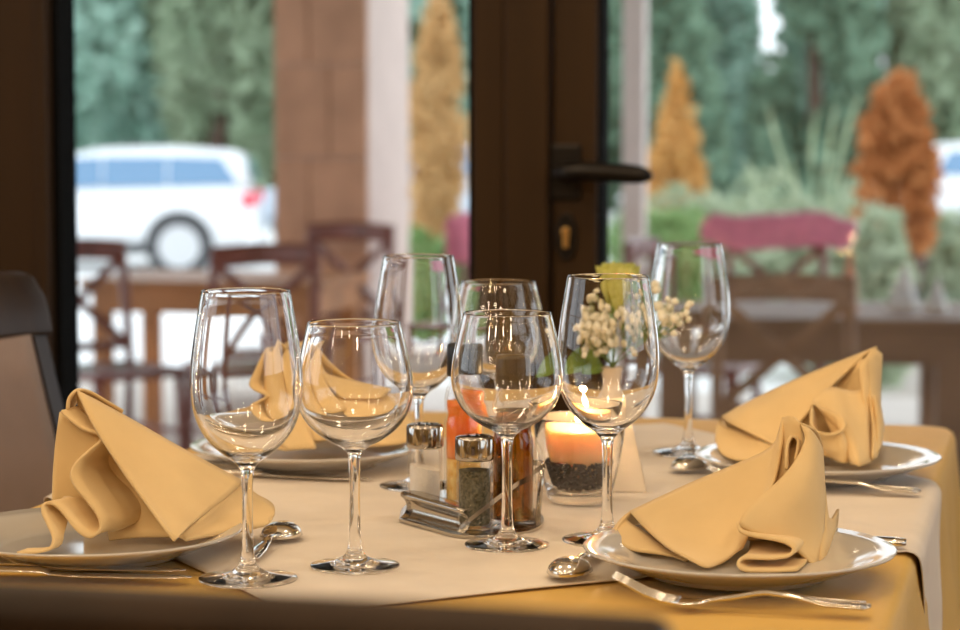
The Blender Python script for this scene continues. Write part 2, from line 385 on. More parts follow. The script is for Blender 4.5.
xchair(ground(700, 9.3), R(-20), 'cherry wood cross-back chair at the end of the weathered table', CG)
xchair(ground(462, 11.0), R(225), 'cherry wood cross-back chair with small pink cushion by the door jamb', CG)
M_pink = weave('pink_cushion_cloth', (.86, .27, .38), scale=200, var=.12)
def cushion(p, size, rz, label, tilt=0.):
    bm = bmesh.new(); bmesh.ops.create_uvsphere(bm, u_segments=28, v_segments=16, radius=1)
    for v in bm.verts:
        c = v.co; e = .45
        sgn = lambda a: (abs(a) ** e) * (1 if a >= 0 else -1)
        z = c.z * (1 - .25 * (c.x ** 2 + c.y ** 2))
        v.co = Vector((sgn(c.x) * size[0] / 2, sgn(c.y) * size[1] / 2, sgn(z) * size[2] / 2 + .012 * math.sin(c.x * 7)))
    o = finish('cushion', bm, M_pink, None, p, (tilt, 0, rz), True); tag(o, label, 'cushion', 'pink cushions on the terrace chairs'); return o
p = P(778, 231, 10.2); cushion(p, (.66, .12, .15), R(-6), 'long pink cushion laid over a terrace chair back')
p = P(466, 238, 11.05); cushion(p, (.10, .22, .22), R(-45), 'small pink cushion on the terrace chair beside the door jamb')
# things laid on the weathered table
M_paper = mat('white_paper_napkin', (.85, .83, .80), .8)
def nap_cone(px, py, d, label, s):
    p = P(px, py, d); bm = bmesh.new(); n = 9; base = []; top = bm.verts.new((0, 0, .11 * s))
    for k in range(n):
        a = 2 * math.pi * k / n; r_ = (.055 if k % 2 else .035) * s
        base.append(bm.verts.new((r_ * math.cos(a), r_ * math.sin(a), 0)))
    for k in range(n): bm.faces.new((base[k], base[(k + 1) % n], top))
    bm.faces.new(base[::-1]); o = finish('folded_napkin', bm, M_paper, None, (p.x, d, TER + .75)); tag(o, label, 'napkin', 'white napkins on the terrace table')
nap_cone(905, 300, 8.35, 'white folded napkin standing on the weathered terrace table', 1.5)
nap_cone(938, 300, 8.25, 'smaller white folded napkin at the right end of the weathered terrace table', 1.1)
M_postend = mat('orange_lit_post', (.62, .22, .10), .35)
p = P(853, 320, 7.9); o = lathe('bottle', [(0, 0), (.026, 0), (.028, .02), (.026, .13), (.012, .17), (.011, .215), (.0, .216)], M_postend, None, (p.x, 7.98, TER + .75), 20, 0)  # added bottle shape in place of a chair post end, lit orange by colour
tag(o, 'slim orange bottle shape standing in for a lit chair post end', 'bottle')

# ---- planters and conifers
def leafcloud(bm, blobs, n, size, rng, flat=.0):
    tot = sum(b[1] * b[2] * b[3] for b in blobs) or 1
    for c, rx, ry, rz_ in blobs:
        k = max(4, int(n * rx * ry * rz_ / tot))
        for _ in range(k):
            u = Vector((rng.gauss(0, 1), rng.gauss(0, 1), rng.gauss(0, 1))).normalized() * (rng.random() ** .22)
            p = Vector(c) + Vector((u.x * rx, u.y * ry, u.z * rz_))
            q = Vector((rng.gauss(0, 1), rng.gauss(0, 1), rng.gauss(0, 1) + flat)).normalized(); a = q.orthogonal().normalized()
            a = Matrix.Rotation(rng.random() * 6.28, 3, q) @ a; b = q.cross(a); s = size * rng.uniform(.6, 1.3)
            bm.faces.new([bm.verts.new(p - a * s * .5), bm.verts.new(p + b * s * .3), bm.verts.new(p + a * s * .5), bm.verts.new(p - b * s * .3)])
M_pot = mat('dark_brown_planter', (.055, .030, .022), .6, var=.2)
M_trunk = mat('bark', (.09, .06, .045), .9, var=.3, scale=8)
def conifer(loc, h, r, m, label, shape='cone', seed=1, pot=True, zb=.1):
    rng = random.Random(seed); e = empty('conifer', loc, 0, label, 'tree', 'orange conifers in planters'); 
    bm = bmesh.new(); N = 24; blobs = []
    for k in range(N):
        f = (k + .5) / N; z = zb + (h - zb) * f
        rr = r * (1 - f) ** .62 if shape == 'cone' else r * (math.sin(math.pi * (.22 + .75 * f)) ** .5) if shape == 'rust' else r * (math.sin(math.pi * (.12 + .83 * f)) ** .55)
        for j in range(3):
            a = rng.random() * 6.28; blobs.append(((rr * .45 * math.cos(a), rr * .45 * math.sin(a), z), rr * .62 + .02, rr * .62 + .02, (h - zb) / N * 1.7))
    leafcloud(bm, blobs, 9000, .07, rng); finish('foliage', bm, m, e, recalc=False)
    tube('trunk', [(0, 0, 0), (0, 0, h * .8)], [.04, .012], M_trunk, e, 8)
    if pot:
        lathe('planter', [(0, -.40), (.17, -.40), (.21, -.02), (.225, -.02), (.225, .03), (.20, .03), (.19, -.01), (0, -.01)], M_pot, e, (0, 0, .02), 28)
L_gold = leafmat('golden_foliage', (.58, .31, .09), (.80, .50, .20), 4)
L_rust = leafmat('rust_foliage', (.42, .15, .05), (.66, .30, .12), 4)
L_tan = leafmat('tan_gold_foliage', (.54, .33, .14), (.78, .54, .27), 4)
def atz(px, py, d): return P(px, py, d).z
g = ground(437, 20, LOT + .38); conifer(g, atz(437, 4, 20) - g.z, .235, L_tan, 'tall narrow tan conifer between the column and the door jamb', 'col', 3)
g = ground(676, 20, LOT + .38); conifer(g, atz(676, 66, 20) - g.z, .34, L_gold, 'golden orange cone-shaped conifer beside the white post', 'cone', 4)
g = ground(893, 15.5, atz(893, 262, 15.5)); conifer(g, atz(893, 78, 15.5) - g.z, .26, L_rust, 'rust orange conifer in a dark planter behind the terrace table', 'rust', 5, zb=.06)
bs_ = box('planter_plinth', (g.x, g.y, (g.z - .38 + LOT) / 2), (.5, .5, g.z - .38 - LOT), M_step, None, AX, .01); tag(bs_, 'stone block plinth under the rust conifer planter', 'plinth')
# pale shrubs and grasses
L_sage = leafmat('sage_foliage', (.32, .40, .26), (.56, .62, .46), 3)
L_mid = leafmat('green_foliage', (.20, .34, .13), (.38, .52, .24), 3)
def shrub(px, py_top, d, r, m, label, seed, n=5000):
    g_ = ground(px, d, LOT); h = atz(px, py_top, d) - LOT; rng = random.Random(seed)
    e = empty('shrub', g_, 0, label, 'shrub', 'shrubs beyond the terrace'); bm = bmesh.new()
    blobs = [((rng.uniform(-.6, .6) * r, rng.uniform(-.4, .4) * r, h * rng.uniform(.25, .78)), r * .5, r * .5, h * .24) for _ in range(14)]
    leafcloud(bm, blobs, n, .085, rng); finish('foliage', bm, m, e, recalc=False)
    bm = bmesh.new()
    for k in range(6): a = k * 1.05; tube_bm(bm, [(0, 0, 0), (.3 * r * math.cos(a), .3 * r * math.sin(a), h * .6)], [.015, .006], 6)
    finish('stem', bm, M_trunk, e)
shrub(715, 185, 18.7, .55, L_sage, 'grey green shrub between golden conifer and pink cushion', 11)
shrub(815, 165, 16.5, .62, L_sage, 'pale sage shrub with tall stalks behind the pink cushion', 12)
shrub(858, 205, 14.2, .36, L_sage, 'sage shrub in front of the rust conifer', 13)
shrub(940, 190, 17, .5, L_sage, 'sage shrub at the picture edge below the far car', 14)
shrub(650, 205, 18, .45, L_mid, 'low green shrub at the foot of the white post', 15)
shrub(440, 215, 17, .35, L_mid, 'small green shrub at the foot of the tan conifer', 16)
L_grass = leafmat('pale_grass', (.45, .54, .34), (.68, .72, .52), 6)
gr = ground(815, 17.9, LOT); e = empty('ornamental_grass', gr, 0, 'tuft of tall pale grass stalks rising above the sage shrub', 'grass tuft')
rng = random.Random(5)
for k in range(15):
    a = rng.uniform(-1, 1); hh = rng.uniform(1.2, 2.1); tx = a * .62; bm = bmesh.new()
    pts = catmull([(a * .08, rng.uniform(-.05, .05), 0), (a * .16, 0, hh * .5), (tx * .75, rng.uniform(-.15, .15), hh * .85), (tx, rng.uniform(-.2, .2), hh)], 9)
    tube_bm(bm, pts, [.007, .007, .007, .007, .007, .009, .014, .014, .004], 5); finish('stalk', bm, L_grass, e)

# ---- background trees
def tree(px, d, top, r, m, label, seed, low=.0, n=8000, size=.42):
    rng = random.Random(seed); g_ = ground(px, d, LOT); h = atz(px, top, d) - LOT
    e = empty('broadleaf_tree', g_, 0, label, 'tree', 'trees behind the parking lot'); bm = bmesh.new()
    blobs = [((rng.uniform(-.75, .75) * r, rng.uniform(-.5, .5) * r, h * rng.uniform(low + .04, .9)), r * .42, r * .42, h * .17) for _ in range(24)]
    leafcloud(bm, blobs, n, size, rng); finish('crown', bm, m, e, recalc=False)
    tube('trunk', [(0, 0, 0), (.1, 0, h * .3), (0, .1, h * .75)], [.2, .16, .06], M_trunk, e, 10)
L_teal = leafmat('blue_green_foliage', (.25, .44, .36), (.48, .66, .56), .8)
L_deep = leafmat('deep_green_foliage', (.12, .22, .15), (.28, .42, .30), .8)
L_olive = leafmat('olive_green_foliage', (.22, .31, .20), (.45, .54, .38), .8)
TL = [L_teal, L_olive, L_teal, L_teal, L_deep, L_deep, L_olive]
TN = ['blue-green tree above the bonnet of the white car', 'olive green tree above the roof of the white car', 'blue-green tree above the tail of the white car',
      'blue-green tree behind the tan narrow conifer', 'dark green tree beside the white post', 'dark green tree behind the golden conifer', 'olive green tree behind the rust conifer']
for k in range(7): tree(68 + 148 * k, 41 + .4 * (k % 2), [-170, -190, -160, -175, -150, -120, -90][k], 1.06, TL[k], TN[k], 21 + k, n=5200, size=.38)
TL = [L_olive, L_teal, L_olive, L_deep, L_deep, L_teal, L_teal, L_mid]
TN = ['olive tree in the second row at the left window edge', 'blue-green tree in the second row over the car windows', 'olive tree in the second row beside the column', 'dark tree in the second row hidden by column and door jamb',
      'dark tree in the second row just behind the door stile', 'blue-green tree in the second row between post and golden conifer', 'blue-green tree in the second row over the grass stalks', 'fresh green tree in the second row at the right picture edge']
for k in range(8): tree(8 + 138 * k, 46.5, [-180, -200, -170, -190, -150, -130, -120, -110][k], 1.14, TL[k], TN[k], 41 + k, n=7000, size=.42)
# clipped hedge below the crowns
M_h = leafmat('hedge_foliage', (.15, .27, .19), (.32, .46, .34), 1.2)
he = empty('hedge', (0, 51, LOT), 0, 'long dark green hedge closing off the parking lot', 'hedge')
bm = bmesh.new(); rng = random.Random(9)
leafcloud(bm, [((-32 + k * .8, 0, 1.1 + .15 * (k % 3)), .8, .7, 1.35) for k in range(80)], 52000, .36, rng); o = finish('foliage', bm, M_h, he, recalc=False); o['kind'] = 'stuff'

# ---- cars
M_white = mat('white_car_paint', (.86, .88, .90), .25, coat=.6)
M_silver_p = mat('silver_blue_car_paint', (.50, .57, .66), .25, coat=.6)
M_cglass = mat('painted_sky_car_glass', (.07, .20, .36), .06, spec=1.0, coat=1.0)  # blue base colour stands in for the reflected sky
M_tyre = mat('tyre_rubber', (.02, .02, .024), .8)
M_rim = mat('alloy_rim', (.62, .64, .66), .35, metal=.7)
M_red = mat('red_tail_lamp', (.75, .04, .08), .25)
M_dark = mat('dark_trim', (.05, .055, .06), .6)
def car(loc, rz, paint, label):
    """estate car, length along x with the tail at +x, centred, base at the ground"""
    r = empty('car', loc, rz, label, 'car', 'cars in the parking lot')
    lower = [(-2.2, .32), (-2.24, .6), (-2.1, .78), (-1.1, .93), (-.2, .97), (1.0, 1.0), (2.1, 1.03), (2.2, .9), (2.24, .55), (2.15, .3)]
    bm = bmesh.new()
    def loft(sections):
        rows = [[bm.verts.new(p) for p in s] for s in sections]
        for a, b in zip(rows, rows[1:]):
            for k in range(len(a) - 1): bm.faces.new((a[k], a[k + 1], b[k + 1], b[k]))
        return rows
    ys = [(-.86, .10), (-.90, .05), (-.80, 0), (0, 0), (.80, 0), (.90, .05), (.86, .10)]
    a = [bm.verts.new((x, -.88, z)) for x, z in lower]; f = bm.faces.new(a)
    q = bmesh.ops.extrude_face_region(bm, geom=[f]); bmesh.ops.translate(bm, vec=(0, 1.76, 0), verts=[v for v in q['geom'] if isinstance(v, bmesh.types.BMVert)])
    bmesh.ops.recalc_face_normals(bm, faces=bm.faces); bmesh.ops.bevel(bm, geom=list(bm.edges), offset=.07, segments=3, affect='EDGES', clamp_overlap=True)
    finish('body', bm, paint, r, smooth=True)
    roof = [(-.55, .97), (.05, 1.38), (.35, 1.46), (1.2, 1.48), (1.95, 1.43), (2.1, 1.36), (2.18, 1.0)]
    bm = bmesh.new()
    L = [[bm.verts.new((x, s * (.82 - .13 * (z - .97) / .5), z)) for x, z in roof] for s in (-1, 1)]
    n = len(roof)
    for k in range(n - 1): bm.faces.new((L[0][k], L[0][k + 1], L[1][k + 1], L[1][k]))
    bm.faces.new(L[0][::-1]); bm.faces.new(L[1]); bm.faces.new((L[0][0], L[1][0], L[1][n - 1], L[0][n - 1]))
    bmesh.ops.recalc_face_normals(bm, faces=bm.faces); bmesh.ops.bevel(bm, geom=list(bm.edges), offset=.045, segments=2, affect='EDGES', clamp_overlap=True)
    finish('cabin', bm, paint, r, smooth=True)
    yf = lambda z: .82 - .13 * (z - .97) / .5 + .006
    for s in (-1, 1):
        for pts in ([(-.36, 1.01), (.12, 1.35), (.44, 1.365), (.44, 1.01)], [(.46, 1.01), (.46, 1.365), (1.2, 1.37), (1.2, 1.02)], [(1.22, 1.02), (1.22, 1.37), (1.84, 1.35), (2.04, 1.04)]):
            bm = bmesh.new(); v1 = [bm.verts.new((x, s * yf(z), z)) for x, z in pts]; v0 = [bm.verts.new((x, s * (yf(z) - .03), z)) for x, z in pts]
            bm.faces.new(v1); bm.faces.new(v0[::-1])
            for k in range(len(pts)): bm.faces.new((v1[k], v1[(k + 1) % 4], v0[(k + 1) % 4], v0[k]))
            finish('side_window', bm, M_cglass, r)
        box('tail_lamp', (2.16, s * .80, .86), (.16, .18, .17), M_red, r, 0, .04)
        box('head_lamp', (-2.14, s * .72, .70), (.16, .26, .14), M_rim, r, 0, .04)
        box('mirror', (-.28, s * .98, 1.02), (.12, .16, .12), paint, r, 0, .04)
        box('sill', (0, s * .86, .27), (2.1, .08, .10), M_dark, r, 0, .02)
        for x in (-1.38, 1.35):
            wh = empty('wheel', (x, s * .80, .32)); wh.parent = r
            bm = bmesh.new(); bmesh.ops.create_cone(bm, cap_ends=True, segments=36, radius1=.40, radius2=.40, depth=.14, matrix=Matrix.Rotation(math.pi / 2, 4, 'X')); finish('wheel_arch', bm, M_dark, wh, (0, s * .018, .02))
            bm = bmesh.new(); bmesh.ops.create_cone(bm, cap_ends=True, segments=36, radius1=.32, radius2=.32, depth=.2, matrix=Matrix.Rotation(math.pi / 2, 4, 'X'))
            bmesh.ops.bevel(bm, geom=[e_ for e_ in bm.edges if len(e_.link_faces) == 2 and abs(e_.calc_face_angle(0)) > 1], offset=.04, segments=3, affect='EDGES'); finish('tyre', bm, M_tyre, wh, smooth=False)
            bm = bmesh.new(); bmesh.ops.create_cone(bm, cap_ends=True, segments=30, radius1=.25, radius2=.235, depth=.03, matrix=Matrix.Rotation(s * math.pi / 2, 4, 'X')); finish('rim', bm, M_rim, wh, (0, s * .11, 0))
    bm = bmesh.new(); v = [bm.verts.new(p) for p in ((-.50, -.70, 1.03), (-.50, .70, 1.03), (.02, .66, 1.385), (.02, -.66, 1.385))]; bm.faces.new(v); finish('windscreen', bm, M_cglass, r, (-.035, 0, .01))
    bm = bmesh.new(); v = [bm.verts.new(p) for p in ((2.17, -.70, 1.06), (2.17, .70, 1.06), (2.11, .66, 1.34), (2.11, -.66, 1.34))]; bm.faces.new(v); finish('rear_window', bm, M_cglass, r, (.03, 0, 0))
    box('bumper', (2.18, 0, .42), (.16, 1.70, .22), paint, r, 0, .05); box('bumper', (-2.18, 0, .42), (.16, 1.70, .22), paint, r, 0, .05)
    return r
q = P(176, 240, 28); car(Vector((q.x - 1.35, 28.9, LOT - .03)), R(2), M_white, 'white estate car parked in the lot, tail lamp showing beside the column')
q = P(402, 240, 33); car(Vector((q.x, 33.5, LOT)), R(2), M_silver_p, 'silver blue car parked behind the white one, nearly hidden by the column')
q = P(912, 240, 33); car(Vector((q.x + 2.2, 33, LOT)), R(180), M_white, 'white car with blue windows at the far right beyond the rust conifer')

# ================================================================ CHAIRS AT THE TABLE
def dchair(loc, rz, label):
    """upholstered dining chair, faces local +x; origin on the floor below the middle of the seat"""
    r = empty('dining_chair', loc, rz, label, 'chair', 'upholstered dining chairs')
    rk = lambda z: -.215 - .24 * max(0, z - .45)
    bm = bmesh.new(); bbox(bm, (0, 0, .455), (.44, .44, .07), 0, .025); finish('seat', bm, M_uph, r, smooth=True)
    bm = bmesh.new(); bbox(bm, (0, 0, .40), (.43, .43, .05), 0, .005); finish('seat_frame', bm, M_chairwood, r)
    for s in (-1, 1):
        bm = bmesh.new(); bbox(bm, (.19, s * .19, .19), (.04, .04, .38), 0, .005); finish('leg', bm, M_chairwood, r)
        bm = bmesh.new(); pts = [(rk(z) - (.05 * (1 - z / .45) if z < .45 else 0), s * .203, z) for z in (0, .2, .45, .65, .862)]
        ring = []
        for x, y, z in pts: ring.append([bm.verts.new((x + a, y + b, z)) for a, b in ((-.02, -.017), (.02, -.017), (.02, .017), (-.02, .017))])
        for a, b in zip(ring, ring[1:]):
            for k in range(4): bm.faces.new((a[k], a[(k + 1) % 4], b[(k + 1) % 4], b[k]))
        bm.faces.new(ring[0][::-1]); bm.faces.new(ring[-1]); finish('leg', bm, M_chairwood, r)
    bm = bmesh.new()
    sec = [(-.020, .856), (-.026, .895), (-.020, .925), (-.006, .933), (.012, .927), (.022, .90), (.022, .856)]
    rings = []
    for k in range(13):
        y = -.228 + .456 * k / 12; bow = -.022 * (1 - (y / .228) ** 2)
        rings.append([bm.verts.new((rk(z) + a + bow + .008, y, z - .006 * (y / .228) ** 2)) for a, z in sec])
    for a, b in zip(rings, rings[1:]):
        for k in range(len(sec)): bm.faces.new((a[k], a[(k + 1) % len(sec)], b[(k + 1) % len(sec)], b[k]))
    bm.faces.new(rings[0]); bm.faces.new(rings[-1][::-1])
    o = finish('top_rail', bm, M_chairwood, r, smooth=True); md = o.modifiers.new('b', 'BEVEL'); md.width = .006; md.segments = 3; md.limit_method = 'ANGLE'
    bm = bmesh.new(); rows = []
    for z in (.50, .62, .74, .852):
        rows.append([(rk(z) + .008 - .012 * (1 - (y / .172) ** 2), y, z) for y in (-.172, -.09, 0, .09, .172)])
    sheet_bm(bm, rows, 13, 8); o = finish('back_panel', bm, M_uph, r, smooth=True); md = o.modifiers.new('t', 'SOLIDIFY'); md.thickness = .03; md.offset = 0
    bm = bmesh.new(); bbox(bm, (rk(.48), 0, .48), (.025, .37, .04), 0, .004); finish('back_rail', bm, M_chairwood, r)
    return r
q = P(14, 270, 2.86); c0 = Vector((q.x, q.y, 0)) - EY * .228 + EX * .335
dchair((c0.x, c0.y, 0), AX, 'dark wood dining chair with mauve brown back, left of the table near the window')
q = P(664, 612, .85); c0 = Vector((q.x, q.y, 0)) - EX * .228 + EY * .335
dchair((c0.x, c0.y, 0), AX + math.pi / 2, 'dark wood dining chair in the very foreground, only its blurred top rail showing')

# ================================================================ THE TABLE
HW, HL = .398, .63
TR = empty('dining_table', (TC.x, TC.y, 0), AX, 'rectangular restaurant table hidden under gold and cream cloths', 'table')
M_tw = mat('table_wood', (.20, .10, .05), .5, var=.2, scale=5)
bm = bmesh.new(); bbox(bm, (0, 0, .733), (HW * 2 - .008, HL * 2 - .008, .028), 0, .004); finish('tabletop', bm, M_tw, TR)
for s in (-1, 1):
    for q_ in (-1, 1):
        bm = bmesh.new(); bbox(bm, (s * (HW - .07), q_ * (HL - .07), .36), (.06, .06, .718), 0, .005); finish('leg', bm, M_tw, TR)
# gold cloth: top, rolled edge, hanging skirt with folds
def rrect(hw, hl, rad, n_side=26, n_c=10):
    pts = []
    for cx, cy_, a0 in ((hw - rad, hl - rad, 0), (-hw + rad, hl - rad, 90), (-hw + rad, -hl + rad, 180), (hw - rad, -hl + rad, 270)):
        for k in range(n_c + 1):
            a = R(a0 + 90 * k / n_c); pts.append(Vector((cx + rad * math.cos(a), cy_ + rad * math.sin(a), 0)))
    out = []
    for a, b in zip(pts, pts[1:] + pts[:1]):
        m_ = n_side if (b - a).length > .1 else 1
        for k in range(m_): out.append(a.lerp(b, k / m_))
    return out
bm = bmesh.new(); base = rrect(HW, HL, .03); rings = []
N = len(base); peri = [0.]
for a, b in zip(base, base[1:]): peri.append(peri[-1] + (b - a).length)
def nrm(k):
    t = (base[(k + 1) % N] - base[k - 1]).normalized(); return Vector((t.y, -t.x, 0))
NR = [nrm(k) for k in range(N)]
tz = .7500
prof = [(-.024, 0), (-.008, -.0002), (.0, -.0014), (.006, -.005), (.009, -.012), (.010, -.03), (.011, -.07), (.013, -.13), (.016, -.19), (.019, -.235)]
for out, dz in prof:
    ring = []
    for k in range(N):
        fold = max(0, (-dz - .02) / .22)
        amp = (math.sin(peri[k] * 31) * .6 + math.sin(peri[k] * 17 + 1.3) * .6 + .6) * .016 * fold
        ring.append(bm.verts.new(base[k] + NR[k] * (out + max(0, amp)) + Vector((0, 0, tz + dz))))
    rings.append(ring)
for f_ in (.6, .3):
    rings.insert(0, [bm.verts.new(Vector((v.co.x * f_, v.co.y * f_, tz))) for v in rings[0 if f_ == .6 else 1]])
cen = bm.verts.new((0, 0, tz))
for a, b in zip(rings, rings[1:]):
    for k in range(N): bm.faces.new((a[k], b[k], b[(k + 1) % N], a[(k + 1) % N]))
for k in range(N): bm.faces.new((cen, rings[0][k], rings[0][(k + 1) % N]))
tcl = finish('tablecloth', bm, M_gold, None, (TC.x, TC.y, 0), (0, 0, AX), True, recalc=True)
tag(tcl, 'gold yellow tablecloth draped to hang over the table edges', 'tablecloth')
# cream square laid cornerwise over it
A0 = T(291, 614, .7515); a1 = Vector((math.cos(R(27)), math.sin(R(27)), 0)); a2 = Vector((-a1.y, a1.x, 0)); SD = .80
bm = bmesh.new(); NN = 110; grid = []
for i in range(NN + 1):
    rowv = []
    for j in range(NN + 1):
        u, v = SD * i / NN, SD * j / NN
        wp = A0 + a1 * u + a2 * v - TC; x, y = wp.dot(EX), wp.dot(EY)
        z = .7518
        for c in (.345, .62): z += .0017 * math.exp(-((v - c) / .006) ** 2)
        for c in (.30, .58): z += .0013 * math.exp(-((u - c) / .006) ** 2)
        z += .0006 * (1 + math.sin(u * 23 + v * 9) * math.sin(v * 19 - u * 5))
        if u < .01 or v < .01: z -= .0006
        def fold(c, lim, z):
            o_ = abs(c) - lim
            if o_ <= 0: return c, z
            r_ = .012; s = 1 if c > 0 else -1; arc = r_ * math.pi / 2
            if o_ < arc: a = o_ / r_; return s * (lim + r_ * math.sin(a)), z - r_ * (1 - math.cos(a))
            return s * (lim + r_ + .035 * (o_ - arc) + .004 * math.sin(y * 24 + 1) * min(1, (o_ - arc) / .08)), z - r_ - (o_ - arc)
        x, z = fold(x, HW + .001, z); y2, z = fold(y, HL + .001, z)
        q = TC + EX * x + EY * y2; rowv.append(bm.verts.new((q.x, q.y, z)))
    grid.append(rowv)
for i in range(NN):
    for j in range(NN): bm.faces.new((grid[i][j], grid[i + 1][j], grid[i + 1][j + 1], grid[i][j + 1]))
oc = finish('overcloth', bm, M_cream, None, smooth=True); md = oc.modifiers.new('t', 'SOLIDIFY'); md.thickness = .0011; md.offset = 1
tag(oc, 'cream square cloth laid cornerwise over the gold tablecloth', 'tablecloth')
TZ2 = .7545      # on the cream cloth

# ---- plates
PR = .12
pprof = [(0, .002), (.060, .002), (.066, 0), (.070, .001), (.072, .004), (.088, .008), (.108, .0165), (.1195, .0205), (.1208, .0218), (.1195, .0228), (.106, .0195), (.088, .0128), (.080, .0092), (.070, .0078), (0, .0075)]
plates = {}
def plate(key, px, py, label):
    p = T(px, py, TZ2 + .0215)
    o = lathe('dinner_plate', pprof, M_porc, None, (p.x, p.y, TZ2 - .0005), 96); tag(o, label, 'plate', 'white dinner plates'); plates[key] = o
plate('FL', 93, 529, 'white dinner plate under the napkin at the front left')
plate('FR', 739, 546.5, 'white dinner plate under the front right napkin')
plate('BR', 817, 454.5, 'white dinner plate under the rear right napkin')
plate('BL', 309, 444, 'white dinner plate behind the two front left glasses')
PZ = TZ2 + .009
def B(px, py, dz=0.): return T(px, py, PZ + dz)          # rests on a plate's well
def Rm(px, py, dz=.0): return T(px, py, TZ2 + .0225 + dz)  # rests on a plate's rim

# ---- napkins
def napkin(sheets, label):
    bm = bmesh.new()
    for rows, n, mr in sheets: sheet_bm(bm, rows, n, mr)
    o = finish('folded_napkin', bm, M_napkin, None, smooth=True, recalc=False)
    c = sum((v.co for v in o.data.vertices), Vector()) / len(o.data.vertices); c.z = min(v.co.z for v in o.data.vertices)
    for v in o.data.vertices: v.co -= c
    o.location = c
    md = o.modifiers.new('t', 'SOLIDIFY'); md.thickness = .0024; md.offset = 0
    tag(o, label, 'napkin', 'golden napkins folded upright on the plates'); return o
def ext(poly, v): return [p + Vector(v) for p in poly]
def flat(poly, z): return [Vector((p.x, p.y, max(z, p.z))) for p in poly]

def tail(poly, v): return [p + Vector(v) * (.25 + .75 * min(1, max(0, (i - 3) / 4)) if i < 15 else .3 if i < 19 else .15) for i, p in enumerate(poly)]
# front left
dS = lambda y: 1.872 + (553 - y) * .00055
S1 = [(61, 411), (69, 419), (83, 429), (98, 434), (101, 440), (91, 449), (76, 463), (71, 474), (75, 486), (89, 503), (99, 518), (100, 530), (90, 537), (78, 531), (64, 514), (53, 504), (44, 504), (42, 511), (47, 523), (53, 538), (50, 548), (37, 552), (17, 553)]
S1 = [P(x, y, dS(y)) for x, y in S1]
n1 = [
    ([S1, tail(S1, (.016, .035, .0)), tail(S1, (.040, .085, .004))], 90, 8),
    ([[P(60, 412, 1.962), P(82, 426, 1.955), P(101, 436, 1.95)], [P(54, 455, 1.955), P(74, 465, 1.955), P(98, 470, 1.95)], [P(52, 506, 1.93), P(75, 510, 1.94), P(100, 515, 1.95)]], 14, 10),
    ([[P(77, 391, 1.962), P(124, 416, 1.975), P(182, 449, 1.985), P(243, 482, 1.985)],
      [P(94, 426, 1.938), P(140, 448, 1.944), P(185, 472, 1.952), P(226, 498, 1.955)],
      [P(125, 474, 1.905), P(155, 488, 1.912), P(182, 501, 1.918), P(205, 514, 1.922)],
      [P(150, 508, 1.885), P(162, 515, 1.89), P(176, 521, 1.892), P(190, 526, 1.895)],
      [P(173, 539, 1.862), P(173.5, 539.5, 1.862), P(174, 540, 1.862), P(175, 540, 1.862)]], 22, 16),
    ([[P(178, 536, 1.885), P(210, 510, 1.93), P(240, 484, 1.985), P(258, 496, 2.0), P(271, 503, 2.0), P(275, 513, 1.98), P(270, 520, 1.962)],
      [P(183, 538, 1.885), P(212, 524, 1.93), P(244, 508, 1.97), P(258, 510, 1.98), P(268, 512, 1.98), P(272, 517, 1.97), P(269, 522, 1.96)],
      [P(186, 540, 1.88), P(215, 535, 1.91), P(246, 530, 1.935), P(258, 527, 1.945), P(264, 526, 1.95), P(267, 525, 1.955), P(268, 524, 1.958)]], 26, 8),
    ([[P(92, 422, 1.972), P(101, 480, 1.965), P(109, 540, 1.925)], [P(100, 428, 1.97), P(125, 490, 1.955), P(140, 537, 1.925)], [P(108, 430, 1.972), P(150, 495, 1.95), P(176, 537, 1.915)]], 14, 8),
    ([[P(67, 410, 1.955), P(69, 398, 1.958), P(77, 390, 1.962), P(89, 391.5, 1.97), P(106, 401, 1.975), P(123, 411, 1.985)],
      [P(72, 412, 2.0), P(76, 402, 2.0), P(84, 396, 2.0), P(95, 398, 2.004), P(110, 406, 2.006), P(122, 414, 2.008)]], 26, 5),
    ([[P(77, 391, 1.964), P(124, 416, 1.978), P(182, 449, 1.988), P(243, 482, 1.988)],
      [P(80, 440, 2.02), P(124, 452, 2.03), P(182, 474, 2.03), P(238, 492, 2.02)],
      [P(84, 508, 2.035), P(124, 512, 2.04), P(182, 514, 2.03), P(236, 514, 2.01)]], 18, 10),
]
napkin(n1, 'golden cloth napkin folded upright on the front left plate')

